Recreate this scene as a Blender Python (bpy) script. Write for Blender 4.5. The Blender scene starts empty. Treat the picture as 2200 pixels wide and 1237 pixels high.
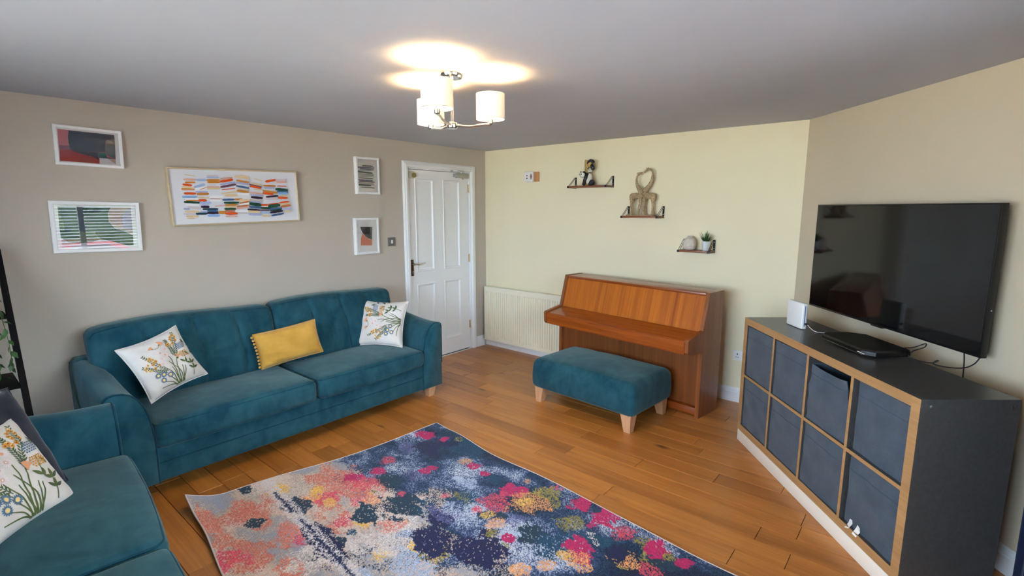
import bpy, bmesh, math, random
from mathutils import Vector, Matrix, Euler, noise
random.seed(7)
scene = bpy.context.scene
COL = scene.collection
R = math.radians

# ------------------------------------------------------------------ camera
CAM = Vector((4.116, -4.426, 1.646))
cam_d = bpy.data.cameras.new('camera'); cam_d.sensor_width = 36.0; cam_d.lens = 36.0 * 1084 / 2200; cam_d.clip_start = .02
cam = bpy.data.objects.new('camera', cam_d); COL.objects.link(cam)
cam.location = CAM; cam.rotation_euler = (math.pi / 2 - math.atan(171 / 1084), 0, R(39.95))
scene.camera = cam

# ------------------------------------------------------------------ daylight
SKY = 7.2
world = bpy.data.worlds.new('sky'); scene.world = world; world.use_nodes = True
bg = world.node_tree.nodes['Background']; bg.inputs[0].default_value = (.62, .79, 1.0, 1); bg.inputs[1].default_value = SKY

sun_d = bpy.data.lights.new('sun', 'SUN'); sun_d.energy = 18.; sun_d.angle = R(.6); sun_d.color = (1.0, .90, .74)  # added for warm bounce off the paving onto the upper walls
sun = bpy.data.objects.new('sun', sun_d); COL.objects.link(sun); sun.location = (-6, 8, 12); sun.rotation_euler = Vector((.5, -.62, -.75)).to_track_quat('-Z', 'Y').to_euler()

def portal(name, loc, rot, sx, sy):
    l = bpy.data.lights.new(name, 'AREA'); l.shape = 'RECTANGLE'; l.size = sx; l.size_y = sy; l.cycles.is_portal = True
    o = bpy.data.objects.new(name, l); COL.objects.link(o); o.location = loc; o.rotation_euler = rot
portal('daylight_portal', (4.74, -2.95, 1.5), (0, R(90), 0), 1.2, 1.9)
portal('daylight_portal', (2.55, -5.52, 1.3), (R(90), 0, 0), 2.9, 1.9)

vs = scene.view_settings
vs.view_transform = 'Standard'; vs.look = 'None'; vs.exposure = 1.62; vs.gamma = 1.0; vs.use_curve_mapping = False
scene.cycles.max_bounces = 10; scene.cycles.diffuse_bounces = 6; scene.cycles.transparent_max_bounces = 12
scene.cycles.sample_clamp_indirect = 12.0

# ------------------------------------------------------------------ materials
def srgb(r, g, b):
    f = lambda c: c / 12.92 if c <= .04045 else ((c + .055) / 1.055) ** 2.4
    return (f(r), f(g), f(b), 1)
def C8(r, g, b): return srgb(r / 255, g / 255, b / 255)

class N:
    """small node-graph helper"""
    def __init__(s, name):
        s.m = bpy.data.materials.new(name); s.m.use_nodes = True; s.t = s.m.node_tree; s.t.nodes.clear()
        s.out = s.t.nodes.new('ShaderNodeOutputMaterial')
    def n(s, typ, ins=None, **kw):
        nd = s.t.nodes.new(typ)
        for k, v in kw.items(): setattr(nd, k, v)
        for k, v in (ins or {}).items():
            sock = nd.inputs[k]
            if hasattr(v, 'is_output'): s.t.links.new(v, sock)
            else: sock.default_value = v
        return nd
    def pr(s, **k):
        names = dict(col='Base Color', rough='Roughness', metal='Metallic', spec='Specular IOR Level', sheen='Sheen Weight', srough='Sheen Roughness',
                     stint='Sheen Tint', coat='Coat Weight', crough='Coat Roughness', normal='Normal', trans='Transmission Weight', emis='Emission Color', estr='Emission Strength')
        b = s.n('ShaderNodeBsdfPrincipled', {names[a]: v for a, v in k.items()})
        s.t.links.new(b.outputs[0], s.out.inputs[0]); return b
    def ramp(s, fac, stops, mode='LINEAR'):
        r = s.n('ShaderNodeValToRGB', {0: fac}); cr = r.color_ramp; cr.interpolation = mode
        while len(cr.elements) < len(stops): cr.elements.new(.5)
        for e, (p, c) in zip(cr.elements, stops): e.position = p; e.color = c if len(c) == 4 else (*c, 1)
        return r.outputs[0]
    def noise(s, vec, scale, detail=3, rough=.5, dist=0):
        return s.n('ShaderNodeTexNoise', {'Vector': vec, 'Scale': scale, 'Detail': detail, 'Roughness': rough, 'Distortion': dist}).outputs[0]
    def mapv(s, vec, scale=(1, 1, 1), loc=(0, 0, 0), rot=(0, 0, 0)):
        return s.n('ShaderNodeMapping', {'Vector': vec, 'Scale': scale, 'Location': loc, 'Rotation': rot}).outputs[0]
    def mix(s, f, a, b, mode='MIX'):
        m = s.n('ShaderNodeMix', data_type='RGBA', blend_type=mode)
        for i, v in ((0, f), (6, a), (7, b)):
            if hasattr(v, 'is_output'): s.t.links.new(v, m.inputs[i])
            else: m.inputs[i].default_value = v
        return m.outputs[2]
    def math(s, op, a, b=0.0):
        m = s.n('ShaderNodeMath', operation=op)
        for i, v in ((0, a), (1, b)):
            if hasattr(v, 'is_output'): s.t.links.new(v, m.inputs[i])
            else: m.inputs[i].default_value = v
        return m.outputs[0]
    def bump(s, h, strength=.3, dist=.002):
        return s.n('ShaderNodeBump', {'Height': h, 'Strength': strength, 'Distance': dist}).outputs[0]
    def obj(s): return s.n('ShaderNodeTexCoord').outputs['Object']
    def pos(s): return s.n('ShaderNodeNewGeometry').outputs['Position']
    def rnd(s): return s.n('ShaderNodeObjectInfo').outputs['Random']

MATS = {}
def plain(name, col, rough=.5, metal=0., spec=.5, bump=0, bscale=300, var=0., **kw):
    if name in MATS: return MATS[name]
    g = N(name)
    k = dict(col=col, rough=rough, metal=metal, spec=spec, **kw)
    if bump or var:
        o = g.obj()
        if bump: k['normal'] = g.bump(g.noise(o, bscale, 3), bump, .001)
        if var:
            f = g.noise(o, 6, 4, .6)
            d = tuple(c * (1 - var) for c in col[:3]) + (1,); l = tuple(min(1, c * (1 + var)) for c in col[:3]) + (1,)
            k['col'] = g.ramp(f, [(.3, d), (.7, l)])
    g.pr(**k); MATS[name] = g.m; return g.m

def wall_paint(name, col):
    g = N(name); p = g.pos()
    v = g.noise(p, 1.3, 3); d = tuple(c * .965 for c in col[:3]) + (1,)
    g.pr(col=g.ramp(v, [(.35, d), (.65, col)]), rough=.75, spec=.25, normal=g.bump(g.noise(p, 160, 4, .6), .12, .0012))
    return g.m
M_LEFT = wall_paint('paint_greige', C8(195, 184, 169))
M_BACK = wall_paint('paint_cream', C8(240, 229, 194))
M_CANT = wall_paint('paint_cream_shaded', C8(208, 193, 166))  # back wall cream, darkened in colour as if less lit
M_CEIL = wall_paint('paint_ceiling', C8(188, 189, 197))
M_WHITE = plain('white_gloss_paint', C8(238, 238, 236), .32, bump=.04, bscale=40)
M_FRAMEW = plain('white_frame', C8(240, 239, 237), .4)
M_CREAMW = plain('radiator_enamel', C8(238, 230, 204), .3)
M_CHROME = plain('chrome', (.78, .76, .73, 1), .12, 1.)
M_STEEL = plain('brushed_steel', (.55, .55, .53, 1), .35, 1.)
M_BRASS = plain('brass', C8(196, 160, 92), .28, 1.)
M_BRONZE = plain('dark_bronze_plate', C8(92, 62, 44), .22, .8)
M_BLACK = plain('black_metal', C8(22, 20, 20), .4, .3)
M_PLASTICB = plain('black_plastic', C8(14, 14, 15), .38)
M_PLASTICW = plain('white_plastic', C8(236, 234, 228), .35)
M_CABLE = plain('black_cable', C8(18, 17, 17), .5)
M_LEG = None

def velvet(name, dark, light, sheen=.6):
    g = N(name); o = g.pos()
    a = g.noise(o, 5.5, 5, .6, .8); b = g.noise(o, 420, 2); c = g.noise(g.mapv(o, (1, 1, .35)), 16, 3)
    f = g.math('ADD', g.math('MULTIPLY', a, .7), g.math('MULTIPLY', c, .3))
    col = g.mix(.16, g.ramp(f, [(.38, dark), (.62, light)]), g.ramp(b, [(.3, dark), (.7, light)]))
    g.pr(col=col, rough=.9, spec=.15, sheen=sheen, srough=.45, stint=C8(150, 166, 162), normal=g.bump(g.math('ADD', b, g.math('MULTIPLY', a, 2.)), .25, .0015))
    return g.m
M_VELVET = velvet('teal_velvet', C8(8, 58, 73), C8(38, 84, 95), .6)
M_PIPING = velvet('teal_piping', C8(6, 48, 62), C8(18, 70, 86), .3)

def wood(name, dark, light, axis=0, scale=1., rough=.42, coat=.25, usepos=False, knots=False, ring=9., dist=.8, along=.55, flat=False):
    g = N(name); base = g.pos() if usepos else g.obj(); rnd = g.rnd()
    off = g.n('ShaderNodeCombineXYZ', {0: g.math('MULTIPLY', rnd, 37.), 1: g.math('MULTIPLY', rnd, 71.), 2: g.math('MULTIPLY', rnd, 13.)}).outputs[0]
    v = g.n('ShaderNodeVectorMath', {0: base, 1: off}, operation='ADD').outputs[0]
    sc = [ring * scale] * 3; sc[axis] = along * scale
    fine = [90 * scale] * 3; fine[axis] = 2.2 * scale
    if flat: sc[1] = fine[1] = .5
    a = g.noise(g.mapv(v, tuple(sc)), 1., 4, .6, dist); b = g.noise(g.mapv(v, tuple(fine)), 1., 3, .7)
    f = g.math('ADD', g.math('MULTIPLY', a, .62), g.math('MULTIPLY', b, .38))
    col = g.ramp(f, [(.32, dark), (.66, light)])
    if knots:
        tone = g.ramp(rnd, [(0, (.74, .70, .66)), (.2, (.9, .88, .85)), (.6, (1, 1, 1)), (1, (1.1, 1.09, 1.06))])
        col = g.mix(1., col, tone, 'MULTIPLY')
        kv = g.n('ShaderNodeTexVoronoi', {'Vector': g.mapv(v, (1.5, 3.2, 1)), 'Scale': 1.}).outputs[0]
        kf = g.ramp(kv, [(.035, (1, 1, 1)), (.1, (0, 0, 0))])
        col = g.mix(g.math('MULTIPLY', kf, .8), col, C8(58, 34, 18))
        st = g.ramp(g.noise(g.mapv(v, (2.2, 10, 1)), 1.6, 4, .6), [(.62, (0, 0, 0)), (.78, (1, 1, 1))])
        col = g.mix(g.math('MULTIPLY', st, .38), col, C8(92, 60, 34))
    g.pr(col=col, rough=g.ramp(b, [(.2, (rough - .05,) * 3), (.8, (rough + .1,) * 3)]), spec=.45, coat=coat, crough=.25, normal=g.bump(b, .12, .0008))
    return g.m
M_PLANK = wood('oak_floor', C8(156, 94, 38), C8(202, 134, 62), 0, 1., .36, .3, True, True)
M_LEG = wood('pale_beech', C8(190, 140, 100), C8(218, 170, 128), 2, 1.6, .5, .1)
M_OAKEDGE = wood('oak_edging', C8(158, 116, 72), C8(188, 146, 98), 0, 1.5, .5, .1)
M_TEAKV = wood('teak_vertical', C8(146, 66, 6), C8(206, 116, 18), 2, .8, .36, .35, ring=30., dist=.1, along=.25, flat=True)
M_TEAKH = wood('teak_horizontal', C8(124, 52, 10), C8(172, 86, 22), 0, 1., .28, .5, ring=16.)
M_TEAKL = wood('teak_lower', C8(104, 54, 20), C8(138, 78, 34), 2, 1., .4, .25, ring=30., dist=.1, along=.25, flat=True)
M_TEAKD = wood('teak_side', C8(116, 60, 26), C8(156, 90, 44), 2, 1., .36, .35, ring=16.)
M_SHELFW = wood('walnut_shelf', C8(108, 58, 28), C8(150, 84, 42), 0, 2., .4, .2)
M_DARKW = plain('black_stained_wood', C8(13, 10, 10), .7, spec=.12, var=.3)
M_BAMBOO = wood('carved_log', C8(150, 116, 58), C8(198, 166, 96), 2, 4., .6, 0.)

def grey_foil():
    g = N('grey_foil'); o = g.obj()
    g.pr(col=g.ramp(g.noise(o, 60, 3), [(.3, C8(64, 62, 61)), (.7, C8(74, 72, 71))]), rough=.3, spec=.6); return g.m
M_GREY = grey_foil()
def fabric(name, dark, light, scale=500, rough=.9, bump=.25):
    g = N(name); o = g.obj()
    w = g.noise(o, scale, 2); a = g.noise(o, 7, 4, .6)
    g.pr(col=g.ramp(g.math('ADD', g.math('MULTIPLY', w, .4), g.math('MULTIPLY', a, .6)), [(.35, dark), (.65, light)]), rough=rough, spec=.2, sheen=.25, normal=g.bump(w, bump, .001))
    return g.m
M_BIN = fabric('slate_bin_fabric', C8(54, 65, 76), C8(74, 86, 98), 300)
M_LINEN = fabric('white_linen', C8(202, 195, 186), C8(224, 218, 210), 600)
M_YELLOW = fabric('mustard_cotton', C8(182, 134, 48), C8(206, 160, 74), 500)
M_NAVYF = fabric('navy_plush', C8(16, 19, 34), C8(32, 35, 52), 160, 1., .8)
M_CURT = fabric('navy_curtain', C8(7, 16, 40), C8(14, 27, 56), 300)

def glass_mat(name, tint=(1, 1, 1, 1), ior=1.5, rough=.0):
    g = N(name)
    f = g.n('ShaderNodeFresnel', {0: ior}).outputs[0]
    a = g.n('ShaderNodeBsdfTransparent', {0: tint}).outputs[0]; b = g.n('ShaderNodeBsdfGlossy', {0: (1, 1, 1, 1), 1: rough}).outputs[0]
    m = g.n('ShaderNodeMixShader', {0: f, 1: a, 2: b}); g.t.links.new(m.outputs[0], g.out.inputs[0]); return g.m
M_GLASS = glass_mat('picture_glass'); M_PANE = glass_mat('window_glass')

# ------------------------------------------------------------------ geometry helpers
class B:
    """collects geometry; build() makes ONE mesh object"""
    def __init__(s): s.v = []; s.f = []; s.mi = []; s.m = 0; s.mat = Matrix.Identity(4)
    def add(s, vs, fs):
        o = len(s.v); s.v += [tuple(s.mat @ Vector(p)) for p in vs]
        for f in fs: s.f.append(tuple(i + o for i in f)); s.mi.append(s.m)
        return s
    def box(s, x0, x1, y0, y1, z0, z1):
        vs = [(x, y, z) for x in (x0, x1) for y in (y0, y1) for z in (z0, z1)]
        return s.add(vs, [(0, 1, 3, 2), (4, 6, 7, 5), (0, 4, 5, 1), (2, 3, 7, 6), (0, 2, 6, 4), (1, 5, 7, 3)])
    def cbox(s, c, d):
        return s.box(c[0] - d[0] / 2, c[0] + d[0] / 2, c[1] - d[1] / 2, c[1] + d[1] / 2, c[2] - d[2] / 2, c[2] + d[2] / 2)
    def bbox(s, x0, x1, y0, y1, z0, z1, r, seg=2):
        bm = bmesh.new(); vs = [bm.verts.new((x, y, z)) for x in (x0, x1) for y in (y0, y1) for z in (z0, z1)]
        for f in [(0, 1, 3, 2), (4, 6, 7, 5), (0, 4, 5, 1), (2, 3, 7, 6), (0, 2, 6, 4), (1, 5, 7, 3)]: bm.faces.new([vs[i] for i in f])
        bmesh.ops.bevel(bm, geom=bm.edges[:], offset=r, segments=seg, profile=.5, affect='EDGES'); s.frombm(bm); return s
    def frombm(s, bm):
        bm.verts.index_update(); s.add([v.co[:] for v in bm.verts], [[v.index for v in f.verts] for f in bm.faces]); bm.free(); return s
    def prism(s, poly, axis, a, b):
        """poly: 2D points in the plane of the two other axes (ascending order), extruded a..b along axis"""
        n = len(poly)
        def P(p, t):
            q = list(p); q.insert(axis, t); return tuple(q)
        vs = [P(p, a) for p in poly] + [P(p, b) for p in poly]
        fs = [tuple(range(n - 1, -1, -1)), tuple(range(n, 2 * n))] + [(i, (i + 1) % n, n + (i + 1) % n, n + i) for i in range(n)]
        return s.add(vs, fs)
    def tube(s, pts, r, seg=8, closed=False, caps=True):
        pts = [Vector(p) for p in pts]; n = len(pts); rs = r if isinstance(r, (list, tuple)) else [r] * n
        vs = []; prev = None
        for i, p in enumerate(pts):
            if closed: t = pts[(i + 1) % n] - pts[i - 1]
            else: t = pts[min(i + 1, n - 1)] - pts[max(i - 1, 0)]
            t.normalize()
            if prev is None:
                u = t.cross(Vector((0, 0, 1)));
                if u.length < .05: u = t.cross(Vector((0, 1, 0)))
            else: u = prev - t * prev.dot(t)
            u.normalize(); prev = u; w = t.cross(u)
            for k in range(seg):
                a = 2 * math.pi * k / seg; vs.append(tuple(p + (u * math.cos(a) + w * math.sin(a)) * rs[i]))
        fs = []
        for i in range(n if closed else n - 1):
            j = (i + 1) % n
            for k in range(seg): fs.append((i * seg + k, i * seg + (k + 1) % seg, j * seg + (k + 1) % seg, j * seg + k))
        if caps and not closed: fs.append(tuple(range(seg - 1, -1, -1))); fs.append(tuple((n - 1) * seg + k for k in range(seg)))
        return s.add(vs, fs)
    def lathe(s, prof, c=(0, 0, 0), seg=28, axis=2, caps=True):
        vs = []
        for r, z in prof:
            for k in range(seg):
                a = 2 * math.pi * k / seg; p = [r * math.cos(a), r * math.sin(a)]; p.insert(axis, z)
                vs.append((p[0] + c[0], p[1] + c[1], p[2] + c[2]))
        n = len(prof); fs = []
        for i in range(n - 1):
            for k in range(seg): fs.append((i * seg + k, i * seg + (k + 1) % seg, (i + 1) * seg + (k + 1) % seg, (i + 1) * seg + k))
        if caps and prof[0][0] > 1e-5: fs.append(tuple(range(seg - 1, -1, -1)))
        if caps and prof[-1][0] > 1e-5: fs.append(tuple((n - 1) * seg + k for k in range(seg)))
        return s.add(vs, fs)
    def ball(s, c, r, seg=14, rings=9, rot=None):
        r = r if isinstance(r, (tuple, list)) else (r, r, r); vs = []; fs = []
        M3 = Euler(rot).to_matrix() if rot else Matrix.Identity(3)
        for i in range(rings + 1):
            t = math.pi * i / rings
            for k in range(seg):
                a = 2 * math.pi * k / seg
                v = M3 @ Vector((r[0] * math.sin(t) * math.cos(a), r[1] * math.sin(t) * math.sin(a), r[2] * math.cos(t)))
                vs.append((c[0] + v.x, c[1] + v.y, c[2] + v.z))
        for i in range(rings):
            for k in range(seg): fs.append((i * seg + k, (i + 1) * seg + k, (i + 1) * seg + (k + 1) % seg, i * seg + (k + 1) % seg))
        return s.add(vs, fs)
    def soft(s, x0, x1, y0, y1, z0, z1, r, n=(12, 8, 6), deform=None):
        """rounded, evenly gridded box with a deform callback"""
        c = Vector(((x0 + x1) / 2, (y0 + y1) / 2, (z0 + z1) / 2)); h = Vector(((x1 - x0) / 2, (y1 - y0) / 2, (z1 - z0) / 2))
        bm = bmesh.new(); cache = {}
        def samples(hh, k):
            inner = max(hh - r, 1e-4); a = [-hh, -hh + r * .3, -hh + r * .65]; m = [-inner + 2 * inner * i / k for i in range(k + 1)]
            return a + m + [-q for q in reversed(a)]
        S = [samples(h[i], n[i]) for i in range(3)]
        def vert(p):
            k = tuple(round(q, 6) for q in p)
            if k not in cache:
                q = Vector([max(-h[i] + r, min(h[i] - r, p[i])) for i in range(3)]); d = Vector(p) - q
                if d.length > 1e-9: q = q + d.normalized() * r
                q = q + c
                if deform: q = Vector(deform(q, Vector((p[0] / h[0], p[1] / h[1], p[2] / h[2]))))
                cache[k] = bm.verts.new(q)
            return cache[k]
        for ax in range(3):
            o = [i for i in range(3) if i != ax]
            for sg in (-1, 1):
                A, Bq = S[o[0]], S[o[1]]
                for i in range(len(A) - 1):
                    for j in range(len(Bq) - 1):
                        q = []
                        for a, b in ((A[i], Bq[j]), (A[i + 1], Bq[j]), (A[i + 1], Bq[j + 1]), (A[i], Bq[j + 1])):
                            p = [0, 0, 0]; p[ax] = sg * h[ax]; p[o[0]] = a; p[o[1]] = b; q.append(vert(p))
                        flip = (sg > 0) == (ax == 1)
                        try: bm.faces.new(q[::-1] if flip else q)
                        except ValueError: pass
        return s.frombm(bm)
    def build(s, name, mats, parent=None, smooth=True, angle=38, wn=False):
        me = bpy.data.meshes.new(name); me.from_pydata(s.v, [], s.f)
        for m in (mats if isinstance(mats, (list, tuple)) else [mats]): me.materials.append(m)
        for p, i in zip(me.polygons, s.mi): p.material_index = i
        bm = bmesh.new(); bm.from_mesh(me); bmesh.ops.recalc_face_normals(bm, faces=bm.faces)
        if smooth:
            for f in bm.faces: f.smooth = True
            for e in bm.edges:
                if len(e.link_faces) == 2 and e.calc_face_angle(0) > R(angle): e.smooth = False
        bm.to_mesh(me); bm.free()
        o = bpy.data.objects.new(name, me); COL.objects.link(o)
        if parent: o.parent = parent
        return o

def tag(o, label=None, cat=None, group=None, kind=None):
    if label: o['label'] = label
    if cat: o['category'] = cat
    if group: o['group'] = group
    if kind: o['kind'] = kind
    return o
def thing(name, label, cat, loc=(0, 0, 0), rot=(0, 0, 0), group=None, kind=None):
    o = bpy.data.objects.new(name, None); COL.objects.link(o); o.empty_display_size = .1
    o.location = loc; o.rotation_euler = rot; return tag(o, label, cat, group, kind)
def framed(o, origin, xdir):
    """local x runs along xdir on a wall, local y is up, local z points out of the wall"""
    x = Vector(xdir).normalized(); y = Vector((0, 0, 1)); z = x.cross(y)
    m = Matrix((x, y, z)).transposed().to_4x4(); m.translation = origin; o.matrix_world = m
    o.location = origin; o.rotation_euler = m.to_euler(); return o

# ------------------------------------------------------------------ room
H = 2.30
K0 = Vector((3.307, 0, 0)); ANG = R(40.994)
KD = Vector((math.sin(ANG), -math.cos(ANG), 0)); KN = Vector((-math.cos(ANG), -math.sin(ANG), 0))
K1 = K0 + KD * 1.96                      # where the canted wall meets the window wall
XR, YR = K1.x, -5.40                     # window wall and rear wall
def struct(name, b, mats, **kw): return tag(b.build(name, mats, **kw), kind='structure')

DY0, DY1, DZ = -1.150, -.243, 2.055      # door opening
b = B(); b.box(-.14, 0, YR - .14, DY0, -.06, H + .02); b.box(-.14, 0, DY1, .14, -.06, H + .02); b.box(-.14, 0, DY0, DY1, DZ, H + .02)
b.box(-.34, -.24, DY0 - .2, DY1 + .2, -.06, DZ + .1); b.box(-.24, -.14, DY0 - .2, DY0 - .02, -.06, DZ + .1); b.box(-.24, -.14, DY1 + .02, DY1 + .2, -.06, DZ + .1); b.box(-.24, -.14, DY0 - .2, DY1 + .2, DZ, DZ + .1); b.box(-.24, -.14, DY0 - .2, DY1 + .2, -.06, 0)  # unseen box behind the door, added to stop daylight leaking under it
tag(struct('wall_left', b, M_LEFT, smooth=False), 'greige painted wall with pictures and a white panelled door')
b = B(); b.box(0, K0.x + .12, 0, .14, -.06, H + .02); tag(struct('wall_back', b, M_BACK, smooth=False), 'cream painted wall behind the piano and floating shelves')
b = B(); q0, q1 = K0, K1
b.prism([(q0.x, q0.y), (q1.x, q1.y), (q1.x - KN.x * .14, q1.y - KN.y * .14), (q0.x - KN.x * .14, q0.y - KN.y * .14)], 2, -.06, H + .02)
tag(struct('wall_canted', b, M_CANT, smooth=False), 'angled cream wall in a shaded tone, carrying the television')
def wall_with_hole(axis, c0, c1, a0, a1, h0, h1, z0, z1):
    b = B()
    def bx(p, q, za, zb):
        if axis == 0: b.box(c0, c1, p, q, za, zb)
        else: b.box(p, q, c0, c1, za, zb)
    bx(a0, h0, -.06, H + .02); bx(h1, a1, -.06, H + .02); bx(h0, h1, -.06, z0); bx(h0, h1, z1, H + .02); return b
W1 = (-3.9, -2.0, .92, 2.1); W2 = (1.1, 4.0, .35, 2.15)
tag(struct('wall_right', wall_with_hole(0, XR, XR + .2, YR - .14, K1.y + .06, W1[0], W1[1], W1[2], W1[3]), M_CANT, smooth=False), 'wall with the blinds window and navy curtain')
tag(struct('wall_rear', wall_with_hole(1, YR - .2, YR, 0, XR, W2[0], W2[1], W2[2], W2[3]), M_CANT, smooth=False), 'rear wall with wide window')
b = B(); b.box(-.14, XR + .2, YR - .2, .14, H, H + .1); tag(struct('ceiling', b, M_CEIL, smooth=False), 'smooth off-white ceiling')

# floor of oak planks
b = B(); b.box(-.14, XR + .2, YR - .2, .14, -.06, -.014)
floor = tag(struct('floor', b, plain('floor_gap', C8(34, 20, 10), .8), smooth=False), 'honey oak plank floor')
PW = .137; GAP = .0029
bq = B(); bq.bbox(0, 1, -PW / 2 + GAP / 2, PW / 2 - GAP / 2, -.014, 0, .0007, 1)
plank0 = bq.build('plank', M_PLANK, floor, smooth=False); pm = plank0.data; first = True
rp = random.Random(11)
yk = -.09 + PW / 2; row = 0
while yk > YR:
    x = -rp.uniform(0, .6)
    x = max(x, -.0)
    xmax = min(XR, K0.x + (-yk) * KD.x / -KD.y + .02) if yk > K1.y else XR
    while x < xmax - .05:
        L = rp.choice([.42, .55, .7, .9, 1.05, 1.2, 1.35, 1.5]) if x < .9 else rp.choice([.75, .95, 1.1, 1.25, 1.4, 1.6])
        if x == 0: L = rp.uniform(.25, 1.2)
        e = min(x + L, xmax)
        if xmax - e < .2: e = xmax
        if first: o = plank0; first = False
        else: o = plank0.copy(); COL.objects.link(o); o.parent = floor
        o.location = (x + GAP / 2, yk, rp.uniform(-.0004, .0003)); o.scale = (e - x - GAP, 1, 1)
        x = e
    yk -= PW; row += 1

# skirting boards
def skirt(name, p, q, n, label):
    p, q, n = Vector(p), Vector(q), Vector(n); prof = [(0, 0), (.017, 0), (.017, .085), (.013, .092), (.013, .1), (.007, .112), (.004, .125), (0, .125)]
    b = B(); vs = []; k = len(prof)
    for e in (p, q):
        for d, z in prof: vs.append(tuple(e + n * d + Vector((0, 0, z))))
    b.add(vs, [tuple(range(k)), tuple(range(2 * k - 1, k - 1, -1))] + [(i, i + k, (i + 1) % k + k, (i + 1) % k) for i in range(k)])
    return tag(struct(name, b, M_WHITE, smooth=False), label)
skirt('baseboard_left', (0, -.175, 0), (0, -.001, 0), (1, 0, 0), 'short white skirting between door and corner')
skirt('baseboard_left', (0, YR, 0), (0, -1.215, 0), (1, 0, 0), 'white skirting behind the long sofa')
skirt('baseboard_back', (.001, 0, 0), (K0.x, 0, 0), (0, -1, 0), 'white skirting below the radiator and beside the piano')
skirt('baseboard_canted', K0, K1, KN, 'white skirting behind the storage cabinet')
skirt('baseboard_right', (XR, K1.y, 0), (XR, YR, 0), (-1, 0, 0), 'white skirting under the blinds window')
skirt('baseboard_rear', (0, YR, 0), (XR, YR, 0), (0, 1, 0), 'white skirting under the rear window')

# ------------------------------------------------------------------ windows
def window(name, label, origin, xdir, w, h, nx, label_blind=None):
    t = framed(tag(thing(name, label, None), kind='structure'), origin, xdir)     # local: x width, y up, z into room
    d0, d1 = -.14, -.07; fw = .055
    b = B(); b.box(0, w, 0, fw, d0, d1); b.box(0, w, h - fw, h, d0, d1); b.box(0, fw, fw, h - fw, d0, d1); b.box(w - fw, w, fw, h - fw, d0, d1)
    for i in range(1, nx): b.box(w * i / nx - fw / 2, w * i / nx + fw / 2, fw, h - fw, d0, d1)
    b.build('window_frame', M_WHITE, t, smooth=False)
    for i in range(nx):
        b = B(); b.box(w * i / nx + .01, w * (i + 1) / nx - .01, .02, h - .02, -.108, -.102); b.build('pane', M_PANE, t, smooth=False)
    b = B(); b.bbox(-.04, w + .04, -.025, .0, -.07, .05, .006); b.build('window_sill', M_WHITE, t)
    return t
window('window_1', 'white framed window with venetian blind', Vector((XR, W1[0], W1[2])), (0, 1, 0), W1[1] - W1[0], W1[3] - W1[2], 2)
window('window_2', 'wide white framed rear window', Vector((W2[1], YR, W2[2])), (-1, 0, 0), W2[1] - W2[0], W2[3] - W2[2], 3)
# slatted blind in the side window, open slats
bl = thing('venetian_blind', 'white venetian blind with open slats in side window', 'blind', (XR + .035, (W1[0] + W1[1]) / 2, W1[3]))
b = B(); b.bbox(-.025, .025, -.93, .93, -.045, -.002, .004); b.build('head_rail', M_WHITE, bl)
sl = B(); sl.add([(-.018, -.92, -.006), (.018, -.92, .006), (.018, .92, .006), (-.018, .92, -.006), (-.018, -.92, -.0072), (.018, -.92, .0048), (.018, .92, .0048), (-.018, .92, -.0072)],
                 [(0, 1, 2, 3), (7, 6, 5, 4), (0, 4, 5, 1), (1, 5, 6, 2), (2, 6, 7, 3), (3, 7, 4, 0)])
s0 = sl.build('slat', M_WHITE, bl, smooth=False)
for i in range(26):
    o = s0 if i == 0 else s0.copy()
    if i: COL.objects.link(o); o.parent = bl
    o.location = (0, 0, -.07 - i * .041)
b = B(); b.bbox(-.02, .02, -.92, .92, -1.15, -1.13, .004); b.build('bottom_rail', M_WHITE, bl)
for y in (-.6, .6): b = B(); b.tube([(.0, y, -.03), (.0, y, -1.14)], .0012, 5); b.build('ladder_cord', M_WHITE, bl)
# ground outside
g = N('outdoor_paving'); p = g.pos()
g.pr(col=g.ramp(g.noise(p, 3, 5), [(.3, C8(168, 162, 148)), (.7, C8(196, 190, 176))]), rough=.9)
b = B(); b.box(-30, 40, -40, 30, -.5, -.35); tag(struct('ground', b, g.m, smooth=False), 'grey paving outside the windows')

# ------------------------------------------------------------------ door
door = thing('door_1', 'white four-panel door with chrome lever handle', None, (0, 0, 0), kind='structure')
LY0, LY1, LZ0, LZ1 = -1.128, -.262, .012, 2.035
PAN = [(-1.04, -.785, .985, 1.95), (-.655, -.40, .985, 1.95), (-1.04, -.785, .187, .857), (-.655, -.40, .187, .857)]
b = B(); xb, xf = -.062, -.022
for (y0, y1, z0, z1) in [(LY0, -1.04, LZ0, LZ1), (-.785, -.655, .187, 1.95), (-.40, LY1, LZ0, LZ1), (-1.04, -.40, LZ0, .187), (-1.04, -.785, .857, .985), (-.655, -.40, .857, .985), (-1.04, -.40, 1.95, LZ1)]:
    b.box(xb, xf, y0, y1, z0, z1)
b.build('leaf', M_WHITE, door, smooth=False)
for (y0, y1, z0, z1) in PAN:
    b = B(); rings = [(0, xf), (.006, xf + .006), (.016, xf + .004), (.022, xf - .006), (.03, xf - .010), (.034, xf - .010)]
    vs = []; 
    for d, x in rings: vs += [(x, y0 + d, z0 + d), (x, y1 - d, z0 + d), (x, y1 - d, z1 - d), (x, y0 + d, z1 - d)]
    fs = []
    for i in range(len(rings) - 1):
        for k in range(4): fs.append((i * 4 + k, i * 4 + (k + 1) % 4, (i + 1) * 4 + (k + 1) % 4, (i + 1) * 4 + k))
    n = (len(rings) - 1) * 4; fs.append((n, n + 1, n + 2, n + 3)); b.add(vs, fs)
    b.box(xb, xb + .02, y0, y1, z0, z1); b.build('panel', M_WHITE, door, smooth=False)
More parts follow.
